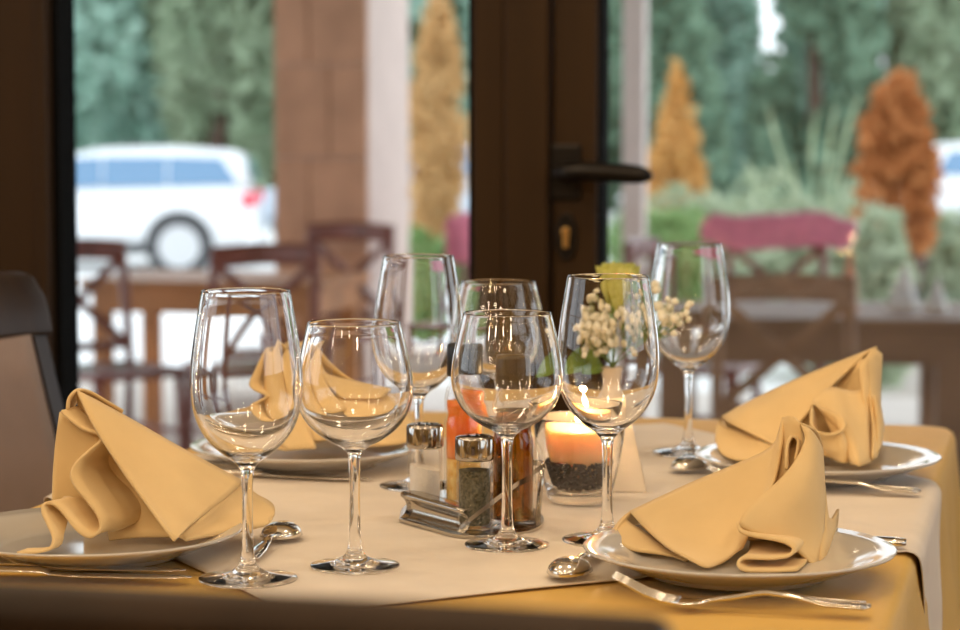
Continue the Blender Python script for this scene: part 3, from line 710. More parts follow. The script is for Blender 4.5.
# front right (mirrored fold)
dS = lambda y: 1.803 + (571 - y) * .00060
S3 = [(801, 425), (806, 437), (804, 448), (796, 461), (786, 473), (765, 491), (746, 510), (737.5, 522), (740, 531), (752, 535.5), (768, 538.5), (784, 542), (793, 548), (790, 555), (778, 558), (762, 558.5), (748, 558), (740, 559.5), (738, 565), (744, 570), (758, 571), (775, 571), (797, 570)]
S3 = [P(x, y, dS(y)) for x, y in S3]
n3 = [
    ([S3[7:], ext(S3[7:], (.012, .035, .0)), ext(S3[7:], (.020, .085, .004))], 70, 8),
    ([[P(801, 425, 1.89), P(805, 440, 1.884), P(786, 473, 1.862), P(746, 510, 1.84), P(738, 525, 1.831)],
      [P(808, 428, 1.888), P(810, 455, 1.876), P(800, 492, 1.852), P(775, 524, 1.838), P(762, 538, 1.834)],
      [P(815, 436, 1.89), P(817, 470, 1.876), P(814, 510, 1.86), P(800, 540, 1.848), P(790, 546, 1.84)],
      [P(822, 449, 1.905), P(824, 490, 1.89), P(823, 530, 1.875), P(819, 556, 1.858), P(815, 568, 1.845)]], 26, 16),
    ([[P(801, 424, 1.892), P(815, 431, 1.90), P(822, 447, 1.915)], [P(800, 428, 1.93), P(812, 436, 1.94), P(820, 450, 1.95)], [P(806, 500, 1.96), P(816, 505, 1.96), P(824, 510, 1.95)]], 12, 8),
    ([[P(821, 449, 1.907), P(824, 500, 1.89), P(818, 566, 1.85)], [P(828, 520, 1.90), P(829, 530, 1.89), P(826, 560, 1.87)], [P(838, 509, 1.93), P(836, 528, 1.92), P(829, 556, 1.90)]], 12, 6),
    # flap
    ([[P(783, 418, 1.925), P(774, 445, 1.925), P(740, 463, 1.935), P(690, 484, 1.94), P(630, 512, 1.935)],
      [P(782, 440, 1.91), P(768, 470, 1.905), P(735, 490, 1.905), P(690, 508, 1.905), P(641, 524, 1.905)],
      [P(775, 480, 1.885), P(758, 505, 1.878), P(732, 520, 1.875), P(695, 532, 1.872), P(655, 537, 1.87)],
      [P(757, 520, 1.86), P(745, 535, 1.853), P(728, 546, 1.848), P(700, 552, 1.84), P(671, 549, 1.838)],
      [P(742, 549, 1.842), P(732, 556, 1.832), P(720, 563, 1.82), P(706, 566.5, 1.808), P(690, 559, 1.815)]], 26, 18),
    # lower left roll
    ([[P(631, 512, 1.945), P(624, 518, 1.94), P(645, 533, 1.905), P(668, 549, 1.87), P(688, 559, 1.845)],
      [P(622, 519, 1.94), P(616, 530, 1.915), P(638, 542, 1.885), P(665, 552, 1.86), P(686, 561, 1.845)],
      [P(615, 528, 1.93), P(612, 538, 1.90), P(630, 549, 1.87), P(660, 553.5, 1.857), P(684, 558, 1.848)]], 20, 8),
    ([[P(631, 512, 1.935), P(624, 518, 1.93), P(615, 530, 1.91), P(612, 538, 1.90)], [P(660, 510, 1.98), P(650, 515, 1.98), P(640, 522, 1.97), P(636, 526, 1.96)]], 12, 6),
    # inner fold left of the pleat
    ([[P(783, 418, 1.927), P(776, 450, 1.918), P(768, 490, 1.90), P(748, 540, 1.862)],
      [P(792, 416, 1.915), P(790, 450, 1.905), P(780, 490, 1.89), P(755, 540, 1.862)],
      [P(801, 424, 1.905), P(804, 445, 1.90), P(795, 490, 1.89), P(770, 540, 1.868)]], 18, 8),
    ([[P(786, 470, 1.875), P(787, 445, 1.885), P(792, 436, 1.89), P(798, 440, 1.89), P(795, 462, 1.88)], [P(790, 470, 1.91), P(791, 445, 1.92), P(796, 438, 1.92), P(801, 442, 1.92), P(800, 462, 1.91)]], 16, 5),
    ([[P(783, 418, 1.927), P(774, 445, 1.927), P(740, 463, 1.937), P(690, 484, 1.942), P(632, 512, 1.937)],
      [P(786, 470, 1.97), P(772, 480, 1.975), P(740, 494, 1.98), P(690, 508, 1.975), P(645, 519, 1.96)],
      [P(786, 524, 1.97), P(772, 523, 1.975), P(740, 520, 1.985), P(700, 524, 1.975), P(660, 526, 1.965)]], 18, 8),
]
napkin(n3, 'golden cloth napkin folded upright on the front right plate beside the fork')

# rear right
dS = lambda y: 2.325 + (466 - y) * .00085
S4 = [(866, 357), (860, 364), (861, 376), (863, 387), (858, 391), (848, 391), (834, 388), (821, 391), (814, 399), (818, 406), (828, 410), (840, 415), (846, 424), (841, 431), (829, 434), (818, 432), (812, 426), (811, 415), (812, 407)]
D4 = [2.41, 2.408, 2.405, 2.402, 2.40, 2.398, 2.395, 2.39, 2.382, 2.372, 2.36, 2.348, 2.34, 2.336, 2.335, 2.337, 2.342, 2.352, 2.36]
S4t = [P(x, y, d) for (x, y), d in zip(S4, D4)]
b4 = [(874, 458), (873, 460), (871, 461), (869, 463), (866, 464), (863, 465), (859, 466), (855, 465), (851, 463), (849, 461), (849, 460), (848, 461), (846, 463), (842, 463), (838, 461), (834, 459), (830, 457), (826, 454), (822, 450)]
S4b = [T(x, y, PZ + .006) for x, y in b4]
n4 = [
    ([S4t, [a.lerp(b, .5) for a, b in zip(S4t, S4b)], S4b], 80, 12),
    ([[P(866, 357, 2.415), P(874, 349, 2.425), P(882, 354, 2.43)], [P(870, 400, 2.39), P(876, 395, 2.40), P(880, 395, 2.42)], [P(873, 430, 2.365), P(877, 430, 2.375), P(881, 425, 2.40)], [P(872, 459, 2.335), P(876, 458, 2.345), P(879, 448, 2.37)]], 12, 14),
    ([[P(874, 395, 2.385), P(877, 425, 2.37), P(875, 457, 2.345)], [P(880, 405, 2.40), P(883, 425, 2.39), P(881, 445, 2.37)], [P(877, 410, 2.44), P(881, 425, 2.43), P(880, 440, 2.42)]], 12, 6),
    # flap
    ([[P(877, 347, 2.435), P(834, 364, 2.445), P(793, 381, 2.45), P(741, 406, 2.45), P(722, 417, 2.445)],
      [P(867, 353, 2.43), P(825, 378, 2.43), P(790, 395, 2.42), P(750, 412, 2.41), P(730, 423, 2.41)],
      [P(850, 369, 2.42), P(815, 392, 2.41), P(788, 408, 2.40), P(762, 422, 2.39), P(748, 432, 2.38)],
      [P(832, 385, 2.405), P(808, 406, 2.395), P(792, 420, 2.385), P(776, 432, 2.375), P(766, 441, 2.365)],
      [P(799, 421, 2.38), P(795, 430, 2.37), P(790, 438, 2.36), P(783, 444, 2.35), P(775, 446, 2.35)]], 24, 16),
    ([[P(722, 418, 2.45), P(719, 424, 2.44), P(745, 433, 2.40), P(774, 446, 2.36), P(800, 450, 2.36)],
      [P(717, 430, 2.44), P(718, 441, 2.41), P(742, 447, 2.385), P(772, 453, 2.36), P(800, 456, 2.355)],
      [P(718, 438, 2.43), P(721, 453, 2.385), P(738, 460, 2.36), P(770, 460, 2.355), P(800, 461, 2.35)]], 18, 8),
    ([[P(799, 421, 2.395), P(806, 435, 2.385), P(812, 455, 2.365)], [P(815, 405, 2.415), P(818, 430, 2.385), P(822, 455, 2.36)], [P(835, 388, 2.425), P(836, 420, 2.41), P(832, 457, 2.36)], [P(862, 358, 2.425), P(866, 400, 2.405), P(868, 458, 2.355)]], 14, 12),
    ([[P(877, 347, 2.437), P(834, 364, 2.447), P(793, 381, 2.452), P(741, 406, 2.452), P(722, 417, 2.447)],
      [P(880, 400, 2.48), P(836, 405, 2.49), P(793, 412, 2.49), P(745, 422, 2.48), P(728, 428, 2.465)],
      [P(880, 441, 2.47), P(836, 440, 2.48), P(793, 440, 2.48), P(755, 440, 2.475), P(738, 441, 2.46)]], 18, 8),
]
napkin(n4, 'golden cloth napkin folded upright on the rear right plate')

# rear left
dS = lambda y: 2.385 + (452 - y) * .0007
S2 = [(271, 348), (264, 358), (256, 372), (250, 386), (256, 394), (270, 403), (262, 410), (252, 418), (255, 432), (268, 445), (286, 450)]
S2 = [P(x, y, dS(y)) for x, y in S2]
n2 = [
    ([S2, ext(S2, (.018, .03, 0)), ext(S2, (.04, .075, .003))], 50, 7),
    ([[P(271, 348, 2.455), P(268, 390, 2.44), P(272, 430, 2.41), P(286, 450, 2.385)], [P(278, 352, 2.45), P(282, 395, 2.425), P(292, 430, 2.40), P(300, 449, 2.385)], [P(287, 339, 2.465), P(297, 390, 2.445), P(310, 430, 2.41), P(316, 448, 2.39)]], 18, 8),
    ([[P(287, 339, 2.468), P(292, 357, 2.465), P(300, 350, 2.47), P(307, 347, 2.475)], [P(296, 390, 2.45), P(305, 395, 2.44), P(312, 390, 2.445), P(318, 380, 2.45)], [P(314, 440, 2.40), P(325, 440, 2.40), P(335, 436, 2.40), P(345, 432, 2.405)]], 16, 10),
    ([[P(307, 347, 2.475), P(317, 372, 2.485), P(354, 384, 2.49), P(401, 397, 2.485)], [P(320, 385, 2.455), P(337, 394, 2.455), P(362, 398, 2.455), P(393, 404, 2.455)], [P(338, 408, 2.43), P(350, 411, 2.43), P(368, 411, 2.43), P(386, 411, 2.43)]], 18, 10),
    ([[P(325, 390, 2.46), P(365, 408, 2.45), P(395, 402, 2.485), P(413, 420, 2.48)], [P(335, 420, 2.425), P(365, 426, 2.425), P(398, 425, 2.45), P(414, 430, 2.46)], [P(345, 446, 2.39), P(370, 446, 2.395), P(396, 444, 2.405), P(409, 441, 2.415)]], 18, 8),
    ([[P(287, 339, 2.47), P(310, 350, 2.48), P(354, 384, 2.492), P(401, 397, 2.487)], [P(290, 390, 2.52), P(315, 395, 2.525), P(354, 405, 2.525), P(400, 410, 2.51)], [P(292, 432, 2.52), P(318, 432, 2.525), P(354, 432, 2.52), P(398, 431, 2.50)]], 16, 8),
]
napkin(n2, 'golden cloth napkin seen through the front left wine glasses')

# ---- wine glasses: bowl, stem and foot share one continuous glass skin
def split_glass(name, foot, stem, bowl, px, py, label, group):
    p = T(px, py, TZ2); r = empty(name, (p.x, p.y, TZ2 - .001), 0, label, 'wine glass', group)
    return r, foot, stem, bowl
GM = {}
def glassmesh(key, foot, stem, bowl):
    full = subcat([(a, b, 0) for a, b in foot + stem[1:] + bowl[1:]], 5)
    prof = [(max(q.x, 0), q.y) for q in full]; prof[0] = (0, prof[0][1]); prof[-1] = (0, prof[-1][1])
    i1 = next(i for i, q in enumerate(prof) if q[1] >= foot[-1][1] - 1e-6 and i > 10); i2 = next(i for i, q in enumerate(prof) if q[1] >= stem[-1][1] - 1e-6 and i > i1)
    out = {}
    for nm, pr in (('foot', prof[:i1 + 1]), ('stem', prof[i1:i2 + 1]), ('bowl', prof[i2:])):
        o = lathe(nm, pr, M_glass, None, (0, 0, 0), 72); out[nm] = o.data; bpy.data.objects.remove(o)
    return out
tall = glassmesh('tall', [(0, .0012), (.02, .0007), (.0365, 0), (.0378, .0010), (.0372, .0021), (.028, .0035), (.016, .0058), (.0085, .0100), (.0055, .0165)],
    [(.0055, .0165), (.0044, .030), (.0040, .055), (.0043, .075), (.0055, .085)],
    [(.0055, .085), (.0105, .0915), (.0190, .0975), (.0290, .1070), (.0370, .1195), (.0415, .1340), (.0428, .1500), (.0420, .1680), (.0393, .1890), (.0360, .2085), (.0338, .2215), (.0336, .2222), (.0331, .2222), (.0328, .2213), (.0350, .2085), (.0383, .1890), (.0410, .1680), (.0418, .1500), (.0404, .1345), (.0358, .1207), (.0278, .1088), (.0180, .1002), (.0090, .0958), (0, .0945)])
rnd = glassmesh('round', [(0, .0012), (.02, .0007), (.0338, 0), (.0352, .0010), (.0346, .0021), (.026, .0035), (.015, .0058), (.0080, .0100), (.0055, .0165)],
    [(.0055, .0165), (.0045, .030), (.0041, .058), (.0044, .081), (.0058, .0900)],
    [(.0058, .0900), (.0115, .0955), (.0210, .1005), (.0320, .1085), (.0405, .1190), (.0450, .1305), (.0462, .1410), (.0450, .1550), (.0418, .1710), (.0384, .1850), (.0366, .1928), (.0363, .1935), (.0358, .1935), (.0355, .1926), (.0374, .1848), (.0408, .1708), (.0440, .1548), (.0451, .1410), (.0438, .1310), (.0393, .1202), (.0308, .1102), (.0200, .1030), (.0095, .0988), (0, .0975)])
WG = 'wine glasses on the laid table'
def wineglass(ms, px, py, label):
    p = T(px, py, TZ2); r = empty('wine_glass', (p.x, p.y, TZ2 - .0005), 0, label, 'wine glass', WG)
    for nm in ('foot', 'stem', 'bowl'): link(nm, ms[nm], M_glass, r)
wineglass(tall, 248, 579, 'tall empty wine glass nearest the camera beside the front left napkin')
wineglass(rnd, 355, 566, 'round empty wine glass in front of the rear left napkin')
wineglass(rnd, 507, 545, 'round empty wine glass in front of the cruet set')
wineglass(rnd, 498, 477, 'round empty wine glass standing behind the cruet bottles')
wineglass(tall, 607, 540, 'tall empty wine glass in front of the candle and flowers')
wineglass(tall, 419, 486, 'tall empty wine glass behind the salt shaker')
wineglass(tall, 688, 453, 'tall empty wine glass at the rear between flowers and right napkin')

# ---- cutlery (built along +x, tip at +x, lying on z = 0)
def strip(bm, secs, seg=8):
    """secs: (x, half width, z of the middle, half thickness)"""
    rings = []
    for x, hw, z, ht in secs:
        rings.append([bm.verts.new((x, hw * math.cos(2 * math.pi * k / seg), z + ht * math.sin(2 * math.pi * k / seg))) for k in range(seg)])
    for a, b in zip(rings, rings[1:]):
        for k in range(seg): bm.faces.new((a[k], a[(k + 1) % seg], b[(k + 1) % seg], b[k]))
    bm.faces.new(rings[0][::-1]); bm.faces.new(rings[-1])
def lerp4(keys, n):
    out = []
    for i in range(n):
        x = keys[0][0] + (keys[-1][0] - keys[0][0]) * i / (n - 1); k = 0
        while k < len(keys) - 2 and x > keys[k + 1][0]: k += 1
        a, b = keys[k], keys[k + 1]; t = (x - a[0]) / (b[0] - a[0]); t = t * t * (3 - 2 * t) * .5 + t * .5
        out.append(tuple(x if j == 0 else a[j] + (b[j] - a[j]) * t for j in range(4)))
    return out
def handle(bm, L, zend=.004, fk=False):
    mid = [(-.042, .0034, .0118, .0020), (-.012, .0036, .0065, .0020), (0, .0050, .0045, .0018)] if fk else [(-.035, .0034, .016, .0020), (-.008, .0036, .0115, .0020), (0, .0050, .008, .0018)]
    strip(bm, lerp4([(-L, .004, zend + .001, .0012), (-L + .006, .0095, zend, .0018), (-L + .03, .0085, zend + .001, .0020), (-L + .06, .0055, zend + .0068, .0020)] + mid, 40), 10)
    for s in (-1, 1): tube_bm(bm, [(-L + .004 + .05 * k / 6, s * (.0088 - .0045 * (k / 6) ** 1.5), zend + .0018 + .004 * (k / 6) ** 2) for k in range(7)], .0009, 5)
CU = 'steel cutlery around the plates'
def place(nm, loc, ang, label):
    return empty(nm, loc, ang, label, 'cutlery', CU)
def fork(tip, end, label, L=.20):
    a, b = Vector((*tip.xy, TZ2 - .003)), Vector((*end.xy, 0)); d = (a - Vector((b.x, b.y, a.z))); ang = math.atan2(d.y, d.x); hd = .068; Lh = L - hd
    org = Vector((b.x, b.y, 0)) + Vector((math.cos(ang), math.sin(ang), 0)) * Lh
    r = place('fork', (org.x, org.y, TZ2 + .0002), ang, label)
    bm = bmesh.new(); handle(bm, Lh, fk=True); finish('handle', bm, M_silver, r, smooth=True)
    bm = bmesh.new(); strip(bm, lerp4([(-.001, .0050, .0045, .0018), (.006, .0105, .0035, .0014), (.014, .0118, .003, .0013), (.022, .0118, .0035, .0012)], 12), 10)
    for k in range(4):
        y = (-1.5 + k) * .0066
        tube_bm(bm, [(.020, y, .0035), (.032, y, .005), (.045, y, .0095), (.057, y * .97, .0155), (hd, y * .95, .021)], [.0022, .0018, .0016, .0013, .0008], 6)
    finish('head', bm, M_silver, r, smooth=True)
def spoon(c, end, label, L=.15):
    """lies face down: the back of the bowl is up"""
    d = c - end; ang = math.atan2(d.y, d.x); hd = .050; Lh = L - hd; v = Vector((math.cos(ang), math.sin(ang), 0))
    org = c - v * hd / 2; r = place('spoon', (org.x, org.y, TZ2 + .0002), ang, label)
    bm = bmesh.new(); strip(bm, lerp4([(-Lh, .004, .004, .0012), (-Lh + .006, .0085, .003, .0018), (-Lh + .03, .0075, .004, .0020), (-Lh + .055, .0045, .006, .0020), (-.02, .0032, .009, .0020), (0, .0040, .008, .0018), (.006, .0065, .0085, .0014)], 36), 10)
    finish('handle', bm, M_silver, r, smooth=True)
    bm = bmesh.new(); nu, nv = 28, 10; rows = []
    cx, rx, ry = hd / 2, hd / 2, .0175
    for j in range(nv + 1):
        f = j / nv; row_ = []
        for k in range(nu):
            a = 2 * math.pi * k / nu; x = cx + rx * f * math.cos(a); y = ry * f * math.sin(a) * (1 - .12 * math.cos(a)); z = .0015 + .0135 * math.sqrt(max(0, 1 - (f * .985) ** 2.4))
            row_.append(bm.verts.new((x, y, z)))
        rows.append(row_)
    for a, b in zip(rows, rows[1:]):
        for k in range(nu): bm.faces.new((a[k], a[(k + 1) % nu], b[(k + 1) % nu], b[k]))
    o = finish('spoon_bowl', bm, M_silver, r, smooth=True, merge=1e-6); md = o.modifiers.new('t', 'SOLIDIFY'); md.thickness = .0012
def knife(tip, end, label, L=.215):
    d = tip - end; ang = math.atan2(d.y, d.x); v = Vector((math.cos(ang), math.sin(ang), 0)); bl = .11; org = end + v * (L - bl)
    r = place('knife', (org.x, org.y, TZ2 + .0002), ang, label); Lh = L - bl
    bm = bmesh.new(); strip(bm, lerp4([(-Lh, .006, .0045, .003), (-Lh + .008, .0095, .0045, .004), (-Lh + .04, .0085, .0045, .0042), (-.02, .0062, .0045, .0038), (-.012, .0075, .0045, .0042), (-.004, .0060, .0040, .003), (0, .006, .003, .0015)], 36), 12); finish('handle', bm, M_silver, r, smooth=True)
    bm = bmesh.new(); strip(bm, lerp4([(-.002, .0055, .003, .0014), (.02, .0085, .0022, .0011), (.07, .0095, .002, .0009), (.098, .0075, .002, .0008), (bl, .0015, .002, .0006)], 24), 8); finish('blade', bm, M_silver, r, smooth=True)
fork(Vector((.098, 1.724, 0)), T(871, 611, TZ + .004), 'steel fork lying on gold cloth before the front right plate', .185)
e1 = T(906, 551); knife(e1 - EX * .215 + EY * .0, e1, 'steel knife at the front right plate, only its handle end showing')
e2 = T(921, 499); fork(e2 - EX * .20 + EY * .0, e2, 'steel fork below the rear right plate')
k1 = T(192, 583); knife(k1, k1 + (T(-70, 579) - k1).normalized() * .215, 'steel knife nearest the camera below the front left plate')
k2 = T(186, 576); knife(k2, k2 + (T(-70, 570) - k2).normalized() * .205, 'steel knife tucked just under the front left plate rim', .205)
k3 = T(372, 484); knife(k3, k3 - EX * .2, 'steel knife lying before the rear left plate', .2)
k4 = T(362, 477); knife(k4, k4 - EX * .2, 'steel knife close against the rear left plate rim', .19)
spoon(T(282, 534, TZ + .007), T(248, 566), 'dessert spoon with shiny bowl behind the nearest tall glass', .135)
spoon(T(569, 571, TZ + .007), T(604, 553), 'dessert spoon pointing at the camera beside the front right plate', .13)
spoon(T(688, 467, TZ + .007), T(745, 457), 'dessert spoon beside the rear right napkin and glass foot', .13)

# ---- cruet set
M_shk = panemat('shaker_glass')
cs = T(402, 527, TZ2); cr = empty('cruet_stand', (T(472, 518).x, T(472, 518).y, TZ2 - .001), 0, 'bent chrome cruet stand holding shakers and oil bottles', 'cruet stand')
co = cr.location.copy()
def lc(p, z=None): q = Vector(p) - co; return q if z is None else Vector((q.x, q.y, z))
SZ = .0035
# base plate outline traced on the table
bo = [(399, 524), (430, 533), (462, 541), (500, 540), (530, 536), (543, 528), (540, 518), (520, 506), (490, 497), (455, 494), (425, 500), (404, 512)]
bl_ = [lc(T(x, y), 0) for x, y in bo]; bs = catmull([(*p.xy, 0) for p in bl_ + bl_[:1]], 60)[:-1]
bm = bmesh.new(); f = bm.faces.new([bm.verts.new((p.x, p.y, .0008)) for p in bs]); q = bmesh.ops.extrude_face_region(bm, geom=[f])
bmesh.ops.translate(bm, vec=(0, 0, SZ - .0008), verts=[v for v in q['geom'] if isinstance(v, bmesh.types.BMVert)]); finish('base_plate', bm, M_chrome, cr)
# curved front lip: sweeps up from the base, hollow profile, along the left front edge
lipA, lipB = T(401, 523), T(463, 538.5)
rows = []
for dz, off in ((SZ, -.001), (.0065, .0035), (.012, .006), (.018, .0045), (.0235, -.001), (.0265, .001), (.0262, .017)):
    pts = []
    for k in range(7):
        t = k / 6; p = lipA.lerp(lipB, t); dirv = (lipB - lipA).normalized(); n_ = Vector((-dirv.y, dirv.x, 0))
        pts.append(lc(p + n_ * off, dz * (1 - .12 * t)))
    rows.append(pts)
bm = bmesh.new(); sheet_bm(bm, rows, 10, 16); o = finish('curved_lip', bm, M_chrome, cr, smooth=True); md = o.modifiers.new('t', 'SOLIDIFY'); md.thickness = .0016
# sloping rail from the front tip up to the right end
q0 = lc(P(461, 527, 1.985)); q1 = lc(P(500, 497, 2.01)); q2 = lc(P(541, 467, 2.085))
rl = catmull([q0, q1, q2, q2 + Vector((.002, .014, .001)), q2 + Vector((-.012, .03, .0))], 26); bm = bmesh.new()
vr = [[bm.verts.new(p + Vector((a * .35, a, b))) for a, b in ((-.003, -.0022), (.003, -.0022), (.003, .0022), (-.003, .0022))] for p in rl]
for a, b in zip(vr, vr[1:]):
    for k in range(4): bm.faces.new((a[k], a[(k + 1) % 4], b[(k + 1) % 4], b[k]))
bm.faces.new(vr[0][::-1]); bm.faces.new(vr[-1]); finish('sloping_rail', bm, M_chrome, cr)
pb = lc(T(538, 521), SZ); tube('rail_post', [pb, Vector((rl[-4].x, rl[-4].y, rl[-4].z))], .0025, M_chrome, cr)
BZ = TZ2 - .001 + SZ + .0003
def shaker(px, py, fill, flev, label, nm, tilt=0.):
    p = T(px, py, BZ); r = empty(nm, (p.x, p.y, BZ), 0, label, 'shaker', 'salt and pepper shakers')
    lathe('glass_jar', [(0, 0), (.0128, 0), (.0148, .0015), (.0152, .005), (.0152, .056), (.0145, .060), (.0138, .062), (.0125, .062), (.0130, .058), (.0136, .054), (.0136, .006), (.0122, .0042), (0, .0040)], M_shk, r, seg=40)
    bm = bmesh.new(); n = 32; a = []; rr = .01345
    ring = lambda z, t=0, rr_=rr: [bm.verts.new((rr_ * math.cos(2 * math.pi * k / n), rr_ * math.sin(2 * math.pi * k / n), z + t * math.cos(2 * math.pi * k / n))) for k in range(n)]
    r0, r1, r2 = ring(.0043, 0, rr * .9), ring(.007), ring(flev, tilt)
    for u, v in ((r0, r1), (r1, r2)):
        for k in range(n): bm.faces.new((u[k], u[(k + 1) % n], v[(k + 1) % n], v[k]))
    bm.faces.new(r0[::-1]); bm.faces.new(r2); finish('filling', bm, fill, r)
    lathe('cap', [(0, .0595), (.0150, .0595), (.0163, .0605), (.0166, .063), (.0166, .0775), (.0158, .0795), (.013, .0806), (0, .081)], M_steel, r, seg=48)
    for k in range(5):
        a_ = k * 1.2566; box('sprinkle_hole', (.006 * math.cos(a_), .006 * math.sin(a_), .0811), (.0018, .0018, .0006), M_gasket, r)
M_salt = mat('salt_grains', (.88, .84, .78), .9, var=.05, scale=600, bump=.4)
M_pep = mat('ground_pepper', (.05, .05, .025), .9, col2=(.20, .18, .11), scale=420, bump=.6)
shaker(425, 514, M_salt, .042, 'glass salt shaker with chrome cap and half a filling', 'salt_shaker', -.003)
shaker(474.5, 529, M_pep, .051, 'glass pepper shaker with chrome cap and dark filling', 'pepper_shaker', 0)
M_red_oil = glassmat('red_chilli_oil', (.98, .20, .03), 1.40); M_amb = glassmat('amber_oil', (.55, .33, .05), 1.40)
M_chili = mat('chilli_flakes', (.80, .10, .02), .6, col2=(.85, .45, .05), scale=200)
M_redcore = mat('orange_red_oil', (.86, .15, .025), .25, col2=(.90, .30, .04), scale=40, sss=.3)
M_cap = mat('black_bottle_cap', (.012, .012, .012), .4)
def oil(px, py, liquid, lev, label, rb=.0175, sed=None, capm=None):
    p = T(px, py, BZ); r = empty('oil_bottle', (p.x, p.y, BZ), 0, label, 'bottle', 'oil bottles in the cruet stand')
    lathe('glass_bottle', [(0, 0), (rb * .9, 0), (rb, .002), (rb, .074), (rb * .93, .079), (rb * .90, .083), (rb * .97, .087), (rb * .97, .097), (rb * .85, .106), (.0125, .112), (.0115, .118), (.0100, .118), (.0108, .111), (rb * .75, .104), (rb * .87, .096), (rb * .87, .088), (rb * .80, .083), (rb * .83, .079), (rb * .90, .073), (rb * .90, .004), (0, .0035)], M_shk, r, seg=44)
    a = rb * .895
    z0 = .042 if sed else .0042
    lathe('oil', [(0, z0 - .0002), (a * .97, z0), (a, z0 + .002), (a, .072), (a * .92, .0785), (a * .89, .083), (a * .96, .0885), (a * .96, lev - .001), (0, lev)], liquid, r, seg=40)
    if sed: lathe('sediment', [(0, .0040), (a * .96, .0042), (a, .006), (a, .0410), (a * .97, .0415), (0, .0417)], sed, r, seg=36)
    lathe('cap', [(0, .1165), (.0150, .1165), (.0156, .118), (.0156, .143), (.0145, .146), (0, .147)], capm or M_cap, r, seg=32)
M_sed = mat('yellow_herb_sediment', (.80, .42, .05), .7, col2=(.90, .68, .25), scale=160)
oil(464, 503, M_redcore, .095, 'small bottle of red chilli oil with black cap in the cruet stand', .0180, M_sed)
oil(513, 523, M_amb, .09, 'small bottle of dark amber oil behind the round glass stem', .0195, None, mat('olive_brown_cap', (.10, .065, .025), .4))

# ---- candle in a tumbler
cg = T(579, 504); o = lathe('candle_tumbler', [(0, 0), (.024, 0), (.0275, .0015), (.0295, .006), (.033, .018), (.0375, .038), (.0408, .058), (.0428, .0775), (.0430, .0790), (.0424, .0797), (.0416, .0790), (.0395, .0580), (.0362, .0390), (.0318, .0200), (.0282, .0115), (.022, .0090), (0, .0085)], M_glass, None, (*cg.xy, TZ2 - .0005), 72)
tag(o, 'clear glass tumbler holding the burning candle', 'candle holder')
# dark coffee beans filling the bottom
M_bean = mat('dark_coffee_bean', (.028, .016, .011), .45, var=.4, scale=90)
bm = bmesh.new(); bmesh.ops.create_icosphere(bm, subdivisions=1, radius=1); bm.verts.index_update()
BV = [v.co.copy() for v in bm.verts]; BF = [[v.index for v in f.verts] for f in bm.faces]; bm.free()
rng = random.Random(3); vv, ff = [], []
def tr_in(z): return .0270 + (z - .0115) * .26
for k in range(1500):
    z = .0125 + .0255 * rng.random(); rr = (tr_in(z) - .003) * (rng.random() ** .28); a = rng.random() * 6.283
    if z > .022: rr = .0222 + (z - .024) * .32 + .003 + (tr_in(z) - .0285 - (z - .024) * .32) * max(0, rng.random())
    M_ = Matrix.Translation((rr * math.cos(a), rr * math.sin(a), z)) @ Matrix.Rotation(rng.random() * 6, 4, (rng.gauss(0, 1), rng.gauss(0, 1), rng.gauss(0, 1))) @ Matrix.Diagonal((.0022, .0016, .0014, 1))
    n0 = len(vv); vv += [M_ @ v for v in BV]; ff += [[i + n0 for i in f] for f in BF]
bm = bmesh.new(); me_ = bpy.data.meshes.new('beans'); me_.from_pydata(vv, [], ff); bm.from_mesh(me_)
o = finish('coffee_beans', bm, M_bean, None, (*cg.xy, TZ2), smooth=True); tag(o, 'dark coffee beans filling the bottom of the candle glass', 'coffee beans', None, 'stuff')
# the candle: wax body, wick, flame
M_wax = mat('orange_wax', (.98, .66, .34), .45, sss=.5)
MW = M_wax.node_tree.nodes['Principled BSDF']; MW.inputs['Subsurface Radius'].default_value = (.02, .012, .006)
ca = empty('candle', (*cg.xy, TZ2 + .024), 0, 'orange wax candle burning inside the glass tumbler', 'candle')
lathe('wax', [(0, 0), (.019, 0), (.0222, .0015), (.0245, .007), (.0290, .022), (.0330, .040), (.0335, .0415), (.0328, .0425), (.026, .0415), (.012, .0402), (0, .0398)], M_wax, ca, seg=56)
tube('wick', [(0, 0, .0395), (.0004, 0, .045), (.0012, 0, .049)], .0009, M_cap, ca, 6)
mfl = bpy.data.materials.new('flame_light'); mfl.use_nodes = True; nt = mfl.node_tree; nt.nodes.clear()
em = nt.nodes.new('ShaderNodeEmission'); em.inputs['Color'].default_value = (1, .72, .34, 1); em.inputs['Strength'].default_value = 40; ou = nt.nodes.new('ShaderNodeOutputMaterial'); nt.links.new(em.outputs[0], ou.inputs[0])
lathe('flame', [(0, .0455), (.0022, .048), (.0036, .052), (.0034, .056), (.0022, .061), (.0009, .0655), (0, .068)], mfl, ca, (0, 0, 0), 20, 24)
lf = bpy.data.lights.new('candle_flame_light', 'POINT'); lf.energy = .36; lf.shadow_soft_size = .004; lf.color = (1, .62, .28)
lfo = bpy.data.objects.new('candle_flame_light', lf); COL.objects.link(lfo); lfo.location = (cg.x, cg.y, TZ2 + .024 + .0725)

